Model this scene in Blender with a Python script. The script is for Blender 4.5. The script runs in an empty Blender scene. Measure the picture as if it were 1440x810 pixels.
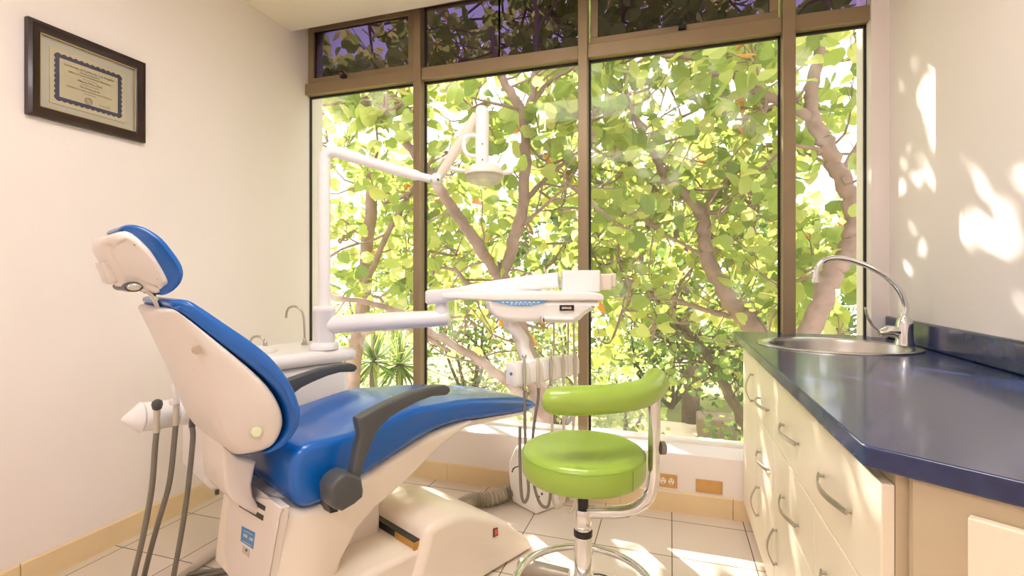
import bpy, math, random
from mathutils import Vector, Matrix
from mathutils.geometry import tessellate_polygon
random.seed(7)
C = bpy.context.scene.collection
PI = math.pi
# ------------------------------------------------------------------ camera model (room axes: +Y to the window, +X right, Z up)
TH = math.radians(17.67); FPX = 700.0; CAMZ = 1.21; HOR = 388.0
FW = Vector((-math.sin(TH), math.cos(TH), 0)); RT = Vector((math.cos(TH), math.sin(TH), 0))
EYE = Vector((0, 0, CAMZ))
def ray(px, py): return FW + RT*((px-720)/FPX) + Vector((0, 0, (HOR-py)/FPX))
def pt(px, py, D): return EYE + ray(px, py)*D
def onY(px, py, Y): r = ray(px, py); return EYE + r*(Y/r.y)
def onX(px, py, X): r = ray(px, py); return EYE + r*(X/r.x)
def onZ(px, py, Z): r = ray(px, py); return EYE + r*((Z-CAMZ)/r.z)
# dental chair frame: U along the chair to the foot end, Vv across towards the viewer
CA = math.radians(25); U = Vector((math.sin(CA), math.cos(CA), 0)); Vv = Vector((math.cos(CA), -math.sin(CA), 0))
C0 = Vector((-1.333, 1.342, 0))
def F(u, v, z): return C0 + U*u + Vv*v + Vector((0, 0, z))
def tr(px, py, v):
    r = ray(px, py); k = ((C0 + Vv*v) - EYE).dot(Vv)/r.dot(Vv); p = EYE + r*k
    return ((p-C0).dot(U), p.z)
def tru(px, py, u):
    r = ray(px, py); k = ((C0 + U*u) - EYE).dot(U)/r.dot(U); p = EYE + r*k
    return ((p-C0).dot(Vv), p.z)

# ------------------------------------------------------------------ materials
MAT = {}
def mat(name, col, rough=.5, metal=0, var=.04, scale=8, bump=0, bscale=60, coat=0, spec=.5, trans=0):
    m = bpy.data.materials.new(name); m.use_nodes = True; nt = m.node_tree; N = nt.nodes; L = nt.links
    b = N['Principled BSDF']; b.inputs['Roughness'].default_value = rough; b.inputs['Metallic'].default_value = metal
    b.inputs['Coat Weight'].default_value = coat; b.inputs['Coat Roughness'].default_value = .08
    b.inputs['Specular IOR Level'].default_value = spec
    tc = N.new('ShaderNodeTexCoord'); nz = N.new('ShaderNodeTexNoise'); nz.inputs['Scale'].default_value = scale; nz.inputs['Detail'].default_value = 3
    L.new(tc.outputs['Object'], nz.inputs['Vector'])
    cr = N.new('ShaderNodeValToRGB'); cr.color_ramp.elements[0].position = .3; cr.color_ramp.elements[1].position = .7
    cr.color_ramp.elements[0].color = tuple(c*(1-var) for c in col)+(1,); cr.color_ramp.elements[1].color = tuple(min(1, c*(1+var)) for c in col)+(1,)
    L.new(nz.outputs['Fac'], cr.inputs['Fac']); L.new(cr.outputs['Color'], b.inputs['Base Color'])
    if bump:
        n2 = N.new('ShaderNodeTexNoise'); n2.inputs['Scale'].default_value = bscale; L.new(tc.outputs['Object'], n2.inputs['Vector'])
        bp = N.new('ShaderNodeBump'); bp.inputs['Strength'].default_value = bump; bp.inputs['Distance'].default_value = .01
        L.new(n2.outputs['Fac'], bp.inputs['Height']); L.new(bp.outputs['Normal'], b.inputs['Normal'])
    MAT[name] = m; return m
def srgb(r, g, b):
    f = lambda c: (c/255/12.92 if c/255 <= .04045 else ((c/255+.055)/1.055)**2.4)
    return (f(r), f(g), f(b))
mat('wall_paint', srgb(240, 231, 227), .75, var=.012, scale=2, bump=.05, bscale=90, spec=.25)
mat('ceiling_paint', srgb(236, 226, 216), .85, var=.01, scale=2)
mat('white_plastic', srgb(240, 236, 236), .28, var=.01, coat=.25)
mat('cream_plastic', srgb(238, 225, 210), .3, var=.012, coat=.2)
mat('shell_plastic', srgb(224, 213, 205), .34, var=.012, coat=.15)
mat('blue_vinyl', (.004, .115, .47), .27, var=.05, scale=3, bump=.03, bscale=25, coat=.25)
mat('green_vinyl', (.32, .48, .06), .33, var=.05, scale=6, bump=.05, bscale=180, coat=.35)
mat('green_seam', (.22, .42, .02), .5)
mat('grey_plastic', (.075, .078, .082), .42, var=.05, bump=.04, bscale=300)
mat('dark_plastic', (.012, .012, .013), .35)
mat('hose_grey', (.21, .19, .155), .5, var=.06)
mat('hose_beige', srgb(205, 195, 178), .4)
mat('chrome', (.82, .82, .82), .09, 1, var=.02)
mat('steel', (.62, .6, .57), .25, 1, var=.05, scale=20)
mat('nickel', (.5, .46, .4), .3, 1, var=.05)
mat('bronze_alu', srgb(150, 130, 102), .42, .3, var=.06, scale=5)
mat('gasket', (.02, .018, .015), .6)
mat('cream_laminate', srgb(240, 228, 205), .42, var=.02, scale=4, coat=.05)
mat('laminate_edge', srgb(185, 165, 142), .5, var=.05)
mat('cabinet_inside', srgb(196, 178, 148), .6, var=.03)
mat('baseboard_tile', srgb(232, 208, 166), .3, var=.04, scale=5)
mat('brass_plate', srgb(205, 158, 95), .32, .35, var=.05, scale=30)
mat('socket_white', srgb(238, 232, 220), .4)
mat('red_switch', (.75, .05, .015), .3)
mat('sticker_blue', srgb(60, 128, 190), .4)
mat('sticker_grey', srgb(190, 180, 168), .5)
mat('sticker_pale', srgb(225, 228, 190), .5)
mat('membrane_blue', srgb(95, 165, 225), .35)
mat('paper_cream', srgb(226, 212, 176), .7, var=.02)
mat('mat_board', srgb(216, 208, 190), .8, var=.01)
mat('navy_ink', srgb(88, 86, 106), .7)
mat('ink', srgb(55, 48, 44), .7)
mat('frame_wood', (.022, .006, .004), .35, var=.3, scale=14, coat=.2)
mat('gold_fillet', srgb(205, 185, 140), .3, .6)
mat('amber_plastic', srgb(190, 140, 60), .3)
mat('bark', srgb(140, 112, 98), .85, var=.22, scale=9, bump=.6, bscale=30)
mat('bark_dark', srgb(98, 80, 66), .9, var=.3, scale=9, bump=.6, bscale=30)
mat('path_gravel', srgb(225, 205, 175), .9, var=.08, scale=3)
mat('garden_stone', srgb(140, 120, 95), .9, var=.2, scale=6, bump=.4)
mat('corrugated', srgb(165, 155, 140), .35, .3, var=.05)

def stone_counter():
    m = mat('navy_counter', (.013, .022, .075), .26, var=.3, scale=5, coat=.3); b = m.node_tree.nodes['Principled BSDF']
    N = m.node_tree.nodes; L = m.node_tree.links
    mg = [n for n in N if n.type == 'TEX_NOISE'][0]; mg.inputs['Scale'].default_value = 14; mg.inputs['Detail'].default_value = 8
    cr = [n for n in N if n.type == 'VALTORGB'][0]
    cr.color_ramp.elements[0].color = (.012, .020, .078, 1); cr.color_ramp.elements[1].color = (.026, .042, .14, 1)
    return m
stone_counter()
def floor_mat():
    m = mat('floor_tile', srgb(226, 214, 200), .22, var=.03, scale=1.3); nt = m.node_tree; N = nt.nodes; L = nt.links
    b = N['Principled BSDF']; tc = [n for n in N if n.type == 'TEX_COORD'][0]
    cr = [n for n in N if n.type == 'VALTORGB'][0]
    mp = N.new('ShaderNodeMapping'); mp.inputs['Location'].default_value = (-.006, -.256, 0); L.new(tc.outputs['Object'], mp.inputs['Vector'])
    br = N.new('ShaderNodeTexBrick'); br.offset = 0; br.inputs['Scale'].default_value = 1
    br.inputs['Brick Width'].default_value = .333; br.inputs['Row Height'].default_value = .333; br.inputs['Mortar Size'].default_value = .0024
    br.inputs['Mortar Smooth'].default_value = .1; br.inputs['Mortar'].default_value = srgb(120, 105, 90)+(1,)
    L.new(mp.outputs[0], br.inputs['Vector']); L.new(cr.outputs['Color'], br.inputs['Color1'])
    mx = N.new('ShaderNodeMix'); mx.data_type = 'RGBA'; mx.blend_type = 'MULTIPLY'; mx.inputs['Factor'].default_value = 1
    L.new(cr.outputs['Color'], mx.inputs['A']); mx.inputs['B'].default_value = (.95, .94, .93, 1); L.new(mx.outputs['Result'], br.inputs['Color2'])
    L.new(br.outputs['Color'], b.inputs['Base Color'])
    bp = N.new('ShaderNodeBump'); bp.inputs['Strength'].default_value = .5; bp.inputs['Distance'].default_value = .004; bp.invert = True
    L.new(br.outputs['Fac'], bp.inputs['Height']); L.new(bp.outputs['Normal'], b.inputs['Normal'])
floor_mat()
def glass_mat(name, tint, refl, rough=0, haze=0):
    m = bpy.data.materials.new(name); m.use_nodes = True; nt = m.node_tree; N = nt.nodes; L = nt.links; N.clear()
    o = N.new('ShaderNodeOutputMaterial'); t = N.new('ShaderNodeBsdfTransparent'); g = N.new('ShaderNodeBsdfGlossy'); mx = N.new('ShaderNodeMixShader')
    nz = N.new('ShaderNodeTexNoise'); nz.inputs['Scale'].default_value = 1.5
    cr = N.new('ShaderNodeValToRGB'); cr.color_ramp.elements[0].color = tuple(c*.93 for c in tint)+(1,); cr.color_ramp.elements[1].color = tint+(1,)
    L.new(nz.outputs['Fac'], cr.inputs['Fac']); L.new(cr.outputs['Color'], t.inputs['Color'])
    g.inputs['Roughness'].default_value = rough; fr = N.new('ShaderNodeLayerWeight'); fr.inputs['Blend'].default_value = .3
    mm = N.new('ShaderNodeMath'); mm.operation = 'MULTIPLY'; mm.inputs[1].default_value = refl
    L.new(fr.outputs['Fresnel'], mm.inputs[0]); L.new(mm.outputs[0], mx.inputs['Fac'])
    L.new(t.outputs[0], mx.inputs[1]); L.new(g.outputs[0], mx.inputs[2]); last = mx
    if haze:   # pale translucent mix: haze put into the pane colour, also clouds the lamp shield
        tl = N.new('ShaderNodeBsdfTranslucent'); tl.inputs['Color'].default_value = (.9, .86, .8, 1); m2 = N.new('ShaderNodeMixShader')
        n3 = N.new('ShaderNodeTexNoise'); n3.inputs['Scale'].default_value = .9; n3.inputs['Detail'].default_value = 4; m3 = N.new('ShaderNodeMath'); m3.operation = 'MULTIPLY'; m3.inputs[1].default_value = haze
        L.new(n3.outputs['Fac'], m3.inputs[0]); L.new(m3.outputs[0], m2.inputs['Fac']); L.new(mx.outputs[0], m2.inputs[1]); L.new(tl.outputs[0], m2.inputs[2]); last = m2
    L.new(last.outputs[0], o.inputs['Surface']); MAT[name] = m
glass_mat('window_glass', (.97, .97, .96), .22, 0, .055)
glass_mat('tinted_glass', (.30, .25, .37), .9)
glass_mat('picture_glass', (1, 1, 1), .5)
glass_mat('lamp_shield', (.95, .95, .94), .5, .15, 1.1)
def leaf_mat(name, cols, tr=.55):
    m = bpy.data.materials.new(name); m.use_nodes = True; nt = m.node_tree; N = nt.nodes; L = nt.links; N.clear()
    o = N.new('ShaderNodeOutputMaterial'); d = N.new('ShaderNodeBsdfPrincipled'); d.inputs['Roughness'].default_value = .45; t = N.new('ShaderNodeBsdfTranslucent'); mx = N.new('ShaderNodeMixShader')
    mx.inputs['Fac'].default_value = tr
    ge = N.new('ShaderNodeNewGeometry'); cr = N.new('ShaderNodeValToRGB'); cr.color_ramp.interpolation = 'LINEAR'
    while len(cr.color_ramp.elements) < len(cols): cr.color_ramp.elements.new(.5)
    for i, (p, c) in enumerate(cols):
        cr.color_ramp.elements[i].position = p; cr.color_ramp.elements[i].color = c+(1,)
    L.new(ge.outputs['Random Per Island'], cr.inputs['Fac']); L.new(cr.outputs['Color'], d.inputs['Base Color']); 
    hs = N.new('ShaderNodeHueSaturation'); hs.inputs['Hue'].default_value = .485; hs.inputs['Value'].default_value = 1.35; hs.inputs['Saturation'].default_value = 1.05
    L.new(cr.outputs['Color'], hs.inputs['Color']); L.new(hs.outputs['Color'], t.inputs['Color'])
    L.new(d.outputs[0], mx.inputs[1]); L.new(t.outputs[0], mx.inputs[2]); L.new(mx.outputs[0], o.inputs['Surface']); MAT[name] = m
leaf_mat('leaf_lime', [(0, (.16, .24, .05)), (.35, (.28, .37, .08)), (.75, (.42, .48, .12)), (.985, (.54, .55, .19)), (.99, (.62, .24, .05)), (1, (.65, .28, .06))])
leaf_mat('leaf_green', [(0, (.06, .12, .03)), (.5, (.15, .24, .06)), (.9, (.32, .40, .11)), (1, (.45, .46, .15))])
leaf_mat('leaf_deep', [(0, (.05, .11, .03)), (.6, (.12, .22, .05)), (1, (.30, .38, .08))])
def emis(name, col, s):
    m = mat(name, col, .5); b = m.node_tree.nodes['Principled BSDF']; b.inputs['Emission Color'].default_value = col+(1,); b.inputs['Emission Strength'].default_value = s
emis('light_diffuser', (1, .95, .92), 14.0)

# ------------------------------------------------------------------ object helpers
ORG = {}
def org(p): return ORG.get(p.name, Vector((0, 0, 0))) if p else Vector((0, 0, 0))
def props(o, label=None, cat=None, group=None, kind=None):
    if label: o['label'] = label
    if cat: o['category'] = cat
    if group: o['group'] = group
    if kind: o['kind'] = kind
    return o
def thing(name, loc, label=None, cat=None, group=None, kind=None):
    o = bpy.data.objects.new(name, None); C.objects.link(o); o.location = loc; o.empty_display_size = .1; ORG[o.name] = Vector(loc)
    return props(o, label, cat, group, kind)
class MB:
    def __init__(s): s.v = []; s.f = []
    def add(s, vs, fs):
        n = len(s.v); s.v += [tuple(p) for p in vs]; s.f += [tuple(i+n for i in f) for f in fs]; return s
    def hexa(s, p):   # 8 corners: bottom 4 ccw, top 4 ccw
        return s.add(p, [(3, 2, 1, 0), (4, 5, 6, 7), (0, 1, 5, 4), (1, 2, 6, 5), (2, 3, 7, 6), (3, 0, 4, 7)])
    def box(s, x0, x1, y0, y1, z0, z1, fr=None):
        p = [(x0, y0, z0), (x1, y0, z0), (x1, y1, z0), (x0, y1, z0), (x0, y0, z1), (x1, y0, z1), (x1, y1, z1), (x0, y1, z1)]
        if fr: p = [fr(*q) for q in p]
        if fr is F: p = [p[i] for i in (3, 2, 1, 0, 7, 6, 5, 4)]
        return s.hexa(p)
    def tube(s, pts, r, n=12, rad=None, cap=True, flat=1, up=None):
        pts = [Vector(p) for p in pts]; m = len(pts); rad = rad or [r]*m; vs = []; prev = None
        for i, p in enumerate(pts):
            t = (pts[min(i+1, m-1)]-pts[max(i-1, 0)]).normalized()
            if prev is None:
                a = Vector(up) if up else (Vector((0, 0, 1)) if abs(t.z) < .9 else Vector((1, 0, 0)))
            else: a = prev
            a = (a - t*a.dot(t)).normalized(); prev = a; b = t.cross(a)
            for k in range(n):
                q = 2*PI*k/n; vs.append(p + (a*math.cos(q)*flat + b*math.sin(q))*rad[i])
        fs = [(i*n+k, i*n+(k+1) % n, (i+1)*n+(k+1) % n, (i+1)*n+k) for i in range(m-1) for k in range(n)]
        if cap: fs += [tuple(range(n-1, -1, -1)), tuple((m-1)*n+k for k in range(n))]
        return s.add(vs, fs)
    def lathe(s, c, prof, ax=(0, 0, 1), n=40, close=True, sx=1, sy=1, rot=0):   # prof: (r, h)
        ax = Vector(ax).normalized(); a = Vector((1, 0, 0)) if abs(ax.x) < .8 else Vector((0, 1, 0)); a = (a-ax*a.dot(ax)).normalized(); b = ax.cross(a)
        if rot: a, b = a*math.cos(rot)+b*math.sin(rot), b*math.cos(rot)-a*math.sin(rot)
        c = Vector(c); vs = []
        for r, h in prof:
            for k in range(n): q = 2*PI*k/n; vs.append(c + ax*h + a*math.cos(q)*r*sx + b*math.sin(q)*r*sy)
        m = len(prof); fs = [(i*n+k, i*n+(k+1) % n, (i+1)*n+(k+1) % n, (i+1)*n+k) for i in range(m-1) for k in range(n)]
        if close: fs += [tuple(range(n-1, -1, -1)), tuple((m-1)*n+k for k in range(n))]
        return s.add(vs, fs)
    def loft(s, rings, cap=True, closed=True):
        n = len(rings[0]); m = len(rings); vs = [p for r in rings for p in r]; kk = n if closed else n-1
        fs = [(i*n+k, i*n+(k+1) % n, (i+1)*n+(k+1) % n, (i+1)*n+k) for i in range(m-1) for k in range(kk)]
        if cap: fs += [tuple(range(n-1, -1, -1)), tuple((m-1)*n+k for k in range(n))]
        return s.add(vs, fs)
    def puff(s, prof, w, r, fr=F, vc=0, steps=6):   # rounded lateral extrusion of a side profile
        n = len(prof); P = [Vector((p[0], p[1])) for p in prof]; W = w if isinstance(w, (list, tuple)) else [w]*n
        area = sum(P[i].x*P[(i+1) % n].y-P[(i+1) % n].x*P[i].y for i in range(n)); sg = 1 if area > 0 else -1
        nr = []
        for i in range(n):
            t = (P[(i+1) % n]-P[i-1]); t.normalize(); nr.append(Vector((-t.y, t.x))*sg)
        lim = []
        for i in range(n):
            best = 9; d = nr[i]
            for j in range(n):
                A_, B_ = P[j], P[(j+1) % n]
                if j == i or (j+1) % n == i: continue
                e = B_-A_; den = d.x*e.y-d.y*e.x
                if abs(den) < 1e-9: continue
                w_ = A_-P[i]; t_ = (w_.x*e.y-w_.y*e.x)/den; s_ = (w_.x*d.y-w_.y*d.x)/den
                if t_ > 1e-5 and -.01 <= s_ <= 1.01: best = min(best, t_)
            lim.append(.40*best)
        for _ in range(3): lim = [min(lim[i], .5*lim[i]+.25*(lim[i-1]+lim[(i+1) % n])) for i in range(n)]
        lim = [min(1, l_/r) for l_ in lim]
        rings = []
        ph = [-90+90*j/steps for j in range(steps+1)]
        for sd in (-1, 1):
            for q in (ph if sd < 0 else [-x for x in reversed(ph)]):
                sn = math.sin(math.radians(q)); ins = r*(1-math.cos(math.radians(q)))
                rings.append([fr((P[i]+nr[i]*ins*lim[i]).x, vc + sd*(W[i]-r) + r*sn, (P[i]+nr[i]*ins*lim[i]).y) for i in range(n)])
        return s.loft(rings)
    def build(s, name, m, parent=None, smooth=40, bevel=0, seg=3, sub=0, loc=None, fix=True):
        o0 = Vector(loc) if loc is not None else org(parent)
        me = bpy.data.meshes.new(name); me.from_pydata([tuple(Vector(p)-o0) for p in s.v], [], s.f); me.materials.append(MAT[m] if isinstance(m, str) else m)
        if fix:
            import bmesh
            bm = bmesh.new(); bm.from_mesh(me); bmesh.ops.recalc_face_normals(bm, faces=bm.faces); bm.to_mesh(me); bm.free()
        o = bpy.data.objects.new(name, me); C.objects.link(o); ORG[o.name] = o0.copy()
        if parent: o.parent = parent; o.location = o0-org(parent)
        else: o.location = o0
        if smooth:
            me.polygons.foreach_set('use_smooth', [True]*len(me.polygons)); me.set_sharp_from_angle(angle=math.radians(smooth))
        if bevel:
            b = o.modifiers.new('b', 'BEVEL'); b.width = bevel; b.segments = seg; b.limit_method = 'ANGLE'; b.angle_limit = math.radians(38)
        if sub:
            b = o.modifiers.new('s', 'SUBSURF'); b.levels = sub; b.render_levels = sub
        me.update(); return o
def catmull(pts, n=6, closed=False):
    P = [Vector(p) for p in pts]; m = len(P); out = []
    for i in range(m if closed else m-1):
        g = (lambda j: P[j % m]) if closed else (lambda j: P[min(max(j, 0), m-1)])
        a, b, c, d = g(i-1), g(i), g(i+1), g(i+2)
        for k in range(n):
            t = k/n; out.append(.5*((2*b)+(c-a)*t+(2*a-5*b+4*c-d)*t*t+(3*b-a-3*c+d)*t*t*t))
    if not closed: out.append(P[-1])
    return out
def struct(name, mb, m, **k):
    o = mb.build(name, m, **k); o['kind'] = 'structure'; return o
def copy_tree(o, parent=None):
    c = o.copy(); C.objects.link(c); ORG[c.name] = ORG.get(o.name, Vector()).copy()
    if parent: c.parent = parent
    for ch in list(o.children): copy_tree(ch, c)
    return c

# ------------------------------------------------------------------ room shell
XL, XR, YB, YD, YG, ZC = -2.385, .992, -2.3, 2.69, 2.88, 2.825
struct('floor', MB().box(XL-.1, XR+.1, YB-.1, YD+.3, -.1, 0), 'floor_tile', smooth=0, loc=(0, 0, 0))
struct('wall_left', MB().box(XL-.12, XL, YB, 3.0, 0, 3.05), 'wall_paint', smooth=0, loc=(0, 0, 0))
struct('wall_right', MB().box(XR, XR+.12, YB, 3.0, 0, 3.05), 'wall_paint', smooth=0, loc=(0, 0, 0))
struct('wall_back', MB().box(XL-.12, XR+.12, YB-.12, YB, 0, 3.05), 'wall_paint', smooth=0, loc=(0, 0, 0))
struct('ceiling', MB().box(XL-.12, XR+.12, YB-.12, YD, ZC, 3.1), 'ceiling_paint', smooth=0, loc=(0, 0, 0))
struct('ceiling_recess', MB().box(XL-.12, XR+.12, YD, 3.02, 2.985, 3.1), 'ceiling_paint', smooth=0, loc=(0, 0, 0))
# low wall under the windows with its ledge
struct('wall_window', MB().box(XL, XR, YD, 3.0, 0, .30), 'wall_paint', smooth=0, loc=(0, 0, 0), bevel=.008)
struct('wall_column', MB().box(.918, XR, 2.80, 3.0, .30, 3.0), 'wall_paint', smooth=0, loc=(0, 0, 0))
# tiled baseboards
def baseboard(name, a, b, nrm, joints, h=.105):
    a, b, nrm = Vector(a), Vector(b), Vector(nrm); L = (b-a).length; d = (b-a)/L; mb = MB()
    cuts = [0]+[j for j in joints if 0 < j < L]+[L]
    for i in range(len(cuts)-1):
        s0 = a + d*(cuts[i]+(.0012 if i else 0)); s1 = a + d*(cuts[i+1]-(.0012 if i < len(cuts)-2 else 0)); t = .010
        z = Vector((0, 0, 1)); pr = [(0, 0), (t, 0), (t, h-.006), (t-.005, h), (0, h)]
        r0 = [s0+nrm*q[0]+z*q[1] for q in pr]; r1 = [s1+nrm*q[0]+z*q[1] for q in pr]; mb.loft([r0, r1])
    return struct(name, mb, 'baseboard_tile', smooth=20, loc=(0, 0, 0))
baseboard('baseboard_left', (XL, YB, 0), (XL, YD, 0), (1, 0, 0), [.55+.333*2*k*.75 for k in range(12)])
baseboard('baseboard_window', (XL+.01, YD, 0), (XR, YD, 0), (0, -1, 0), [.62, 1.12, 1.62, 2.12, 2.67, 3.1])
baseboard('baseboard_back', (XL, YB, 0), (XR, YB, 0), (0, 1, 0), [.5*k for k in range(1, 7)])

# ------------------------------------------------------------------ windows
FY0, FY1 = 2.80, 2.90
TZ0, TZ1 = 2.447, 2.522          # transom bar
bays = [(-2.385, -1.547), (-1.497, -.50), (-.447, .538), (.597, .918)]
for nm, x0, x1 in (('trim_1', -1.547, -1.497), ('trim_2', -.50, -.447), ('trim_3', .538, .597)):
    mb = MB().box(x0, x1, FY0, FY1, .30, 2.985)
    o = struct(nm, mb, 'bronze_alu', smooth=0, loc=(0, 0, 0), bevel=.003, seg=2)
    g = MB().box(x0-.004, x1+.004, FY1-.035, FY1-.022, .30, TZ0).build('gasket', 'gasket', o, smooth=0)
# frame under the ledge line and head
for i, (x0, x1) in enumerate(bays):
    w = thing('window_%d' % (i+1), ((x0+x1)/2, YG, .3), kind='structure')
    fr = MB().box(x0, x1, 2.815, 2.90, TZ0, TZ1).box(x0, x1, 2.83, 2.90, 2.925, 2.985)
    fr.build('window_frame', 'bronze_alu', w, smooth=0, bevel=.003, seg=2)
    MB().box(x0, x1, 2.862, 2.878, TZ0-.012, TZ0).box(x0+.001, x0+.01, 2.862, 2.878, .30, TZ0).box(x1-.01, x1-.001, 2.862, 2.878, .30, TZ0).build('gasket', 'gasket', w, smooth=0)
    MB().box(x0, x1, 2.865, 2.90, .30, .315).build('window_sill', 'socket_white', w, smooth=0)
    MB().box(x0, x1, 2.878, 2.884, .305, TZ0).build('pane', 'window_glass', w, smooth=0)
    if i in (0, 2):
        xa, xb = x0+.012, x1-.012; s = MB()
        z0, z1, t = TZ1, 2.925, .042
        for bx in ((xa, xb, z0, z0+t), (xa, xb, z1-t, z1), (xa, xa+t, z0+t, z1-t), (xb-t, xb, z0+t, z1-t)): s.box(bx[0], bx[1], 2.835, 2.875, bx[2], bx[3])
        sa = s.build('sash', 'bronze_alu', w, smooth=0, bevel=.003, seg=2)
        MB().box(xa+t, xb-t, 2.852, 2.858, z0+t, z1-t).build('tinted_pane', 'tinted_glass', w, smooth=0)
        c = -2.08 if i == 0 else .06
        h = MB().box(c-.02, c+.02, 2.808, 2.836, z0+.012, z0+.03).tube([(c+.01, 2.815, z0+.03), (c+.005, 2.80, z0+.045), (c-.09, 2.797, z0+.047)], .007, 8)
        h.build('latch', 'dark_plastic', sa, bevel=.002)
    else:
        MB().box(x0, x1, 2.86, 2.866, TZ1, 2.925).build('tinted_pane', 'tinted_glass', w, smooth=0)
        if i == 1: MB().box(-1.0, -.99, 2.866, 2.872, TZ1, 2.925).build('reflection_bar', 'gasket', w, smooth=0)  # dark strip standing in for a vertical reflection in the tinted pane

# ceiling lights behind the viewer
for k, (x, y) in enumerate(((-.62, 1.05), (-.62, -.95))):
    t = thing('ceiling_light', (x, y, ZC-.03), ('square recessed ceiling light nearer the windows', 'square recessed ceiling light near the back wall')[k], 'ceiling light', 'recessed ceiling lights')
    MB().box(x-.62, x+.62, y-.32, y+.32, ZC-.03, ZC-.001).build('light_housing', 'white_plastic', t, smooth=0, bevel=.004)
    MB().box(x-.59, x+.59, y-.29, y+.29, ZC-.034, ZC-.028).build('diffuser', 'light_diffuser', t, smooth=0)

# ------------------------------------------------------------------ framed certificate on the left wall
X0 = XL+.002
def wy(px, X=XL+.02): r = ray(px, 300); return r.y*X/r.x
def wz(px, py): return onX(px, py, XL+.02).z
ya, yb, za, zb = wy(38.5), wy(204), (wz(38.5, 160)+wz(204, 201))/2, (wz(38.5, 24)+wz(204, 88))/2
t = thing('picture_frame', (X0, (ya+yb)/2, za), 'dark brown wooden frame holding a certificate on the left wall', 'picture frame')
mb = MB(); bw, dp = .042, .022
o_ = [(ya, za), (yb, za), (yb, zb), (ya, zb)]; i_ = [(ya+bw, za+bw), (yb-bw, za+bw), (yb-bw, zb-bw), (ya+bw, zb-bw)]
prof = [(0, 0), (0, dp), (.3, dp+.004), (.8, dp-.001), (1, dp-.006), (1, 0)]
rings = []
for q in range(4):
    rings.append([(X0+h, o_[q][0]*(1-f)+i_[q][0]*f, o_[q][1]*(1-f)+i_[q][1]*f) for f, h in prof])
rings.append(rings[0]); mb.loft(rings, cap=False); mb.build('moulding', 'frame_wood', t, smooth=25)
mb = MB(); e = .0035
yi0, yi1, zi0, zi1 = ya+bw, yb-bw, za+bw, zb-bw
for q in ((yi0, yi1, zi0, zi0+e), (yi0, yi1, zi1-e, zi1), (yi0, yi0+e, zi0, zi1), (yi1-e, yi1, zi0, zi1)): mb.box(X0+.006, X0+.017, *q)
mb.build('fillet', 'gold_fillet', t, smooth=0)
MB().box(X0+.001, X0+.005, yi0-.004, yi1+.004, zi0-.004, zi1+.004).build('mat_board', 'mat_board', t, smooth=0)
c0, c1, d0, d1 = wy(72), wy(178.5), (wz(72, 143)+wz(178, 173))/2, (wz(72, 63)+wz(178, 104))/2
ce = MB().box(X0+.005, X0+.0085, c0, c1, d0, d1).build('certificate', 'paper_cream', t, smooth=0)
# scalloped navy border
mb = MB(); m0, m1, n0, n1 = c0+.020, c1-.020, d0+.020, d1-.020; wv = []
def side(a, b, nx, nz, k):
    out = []
    for j in range(k*6):
        f = j/(k*6); p = (a[0]+(b[0]-a[0])*f, a[1]+(b[1]-a[1])*f); h = .0055*abs(math.sin(PI*f*k)); out.append((p[0]+nx*h, p[1]+nz*h))
    return out
outer = side((m0, n0), (m1, n0), 0, -1, 12)+side((m1, n0), (m1, n1), 1, 0, 9)+side((m1, n1), (m0, n1), 0, 1, 12)+side((m0, n1), (m0, n0), -1, 0, 9)
g = .0135
def nearest_inner(p): return (min(max(p[0], m0+g), m1-g), min(max(p[1], n0+g), n1-g))
N_ = len(outer); vs = [(X0+.0092, p[0], p[1]) for p in outer]+[(X0+.0092, *nearest_inner(p)) for p in outer]
mb.add(vs, [(i, (i+1) % N_, (i+1) % N_+N_, i+N_) for i in range(N_)]); mb.build('scalloped_border', 'navy_ink', ce, smooth=0)
def text_on(name, body, m, parent, pos, size, rot, ext=.0, align='CENTER', sx=1):
    cu = bpy.data.curves.new(name, 'FONT'); cu.body = body; cu.size = size; cu.align_x = align; cu.align_y = 'CENTER'; cu.extrude = ext; cu.materials.append(MAT[m])
    o = bpy.data.objects.new(name, cu); C.objects.link(o); o.rotation_euler = rot; o.scale = (sx, 1, 1)
    if parent: o.parent = parent
    o.location = Vector(pos)-org(parent)
    me = bpy.data.meshes.new_from_object(o); me.materials.clear(); me.materials.append(MAT[m]); oo = bpy.data.objects.new(name, me); C.objects.link(oo)
    oo.rotation_euler = rot; oo.scale = (sx, 1, 1); oo.parent = parent; oo.location = o.location; bpy.data.objects.remove(o); oo.name = name; return oo
lines = [('University of California, Los Angeles', .0118, .060), ('School of Dentistry', .0085, .047), ('Office of Continuing Dental Education', .0095, .036),
         ('This is to certify that', .006, .024), ('Alberto Mena, DDS', .0105, .012), ('has attended the course', .006, .001), ('The Pinecrest Inn', .0100, -.012),
         ('Esthetics, Function and Restorative Dentistry', .0085, -.025), ('and related topics', .006, -.036)]
yc, zc = (c0+c1)/2, (d0+d1)/2
for b, sz, dz in lines: text_on('text_line', b, 'ink', ce, (X0+.0094, yc, zc+dz), sz*1.12, (PI/2, 0, PI/2))
mb = MB()
for rr in (.014, .010, .004): mb.lathe((X0+.0092, yc-.006, zc-.064), [(rr, 0), (rr+.0012, 0), (rr+.0012, .0004), (rr, .0004), (rr, 0)], ax=(1, 0, 0), n=24, close=False)
mb.build('seal', 'ink', ce)
MB().tube([(X0+.0094, yc+.035+.045*k/14, zc-.066+.006*math.sin(k*1.7)-(.003 if k % 3 else 0)) for k in range(15)], .0005, 5).build('signature', 'ink', ce)
MB().box(X0+.0105, X0+.012, yi0, yi1, zi0, zi1).build('glass', 'picture_glass', t, smooth=0)

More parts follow.
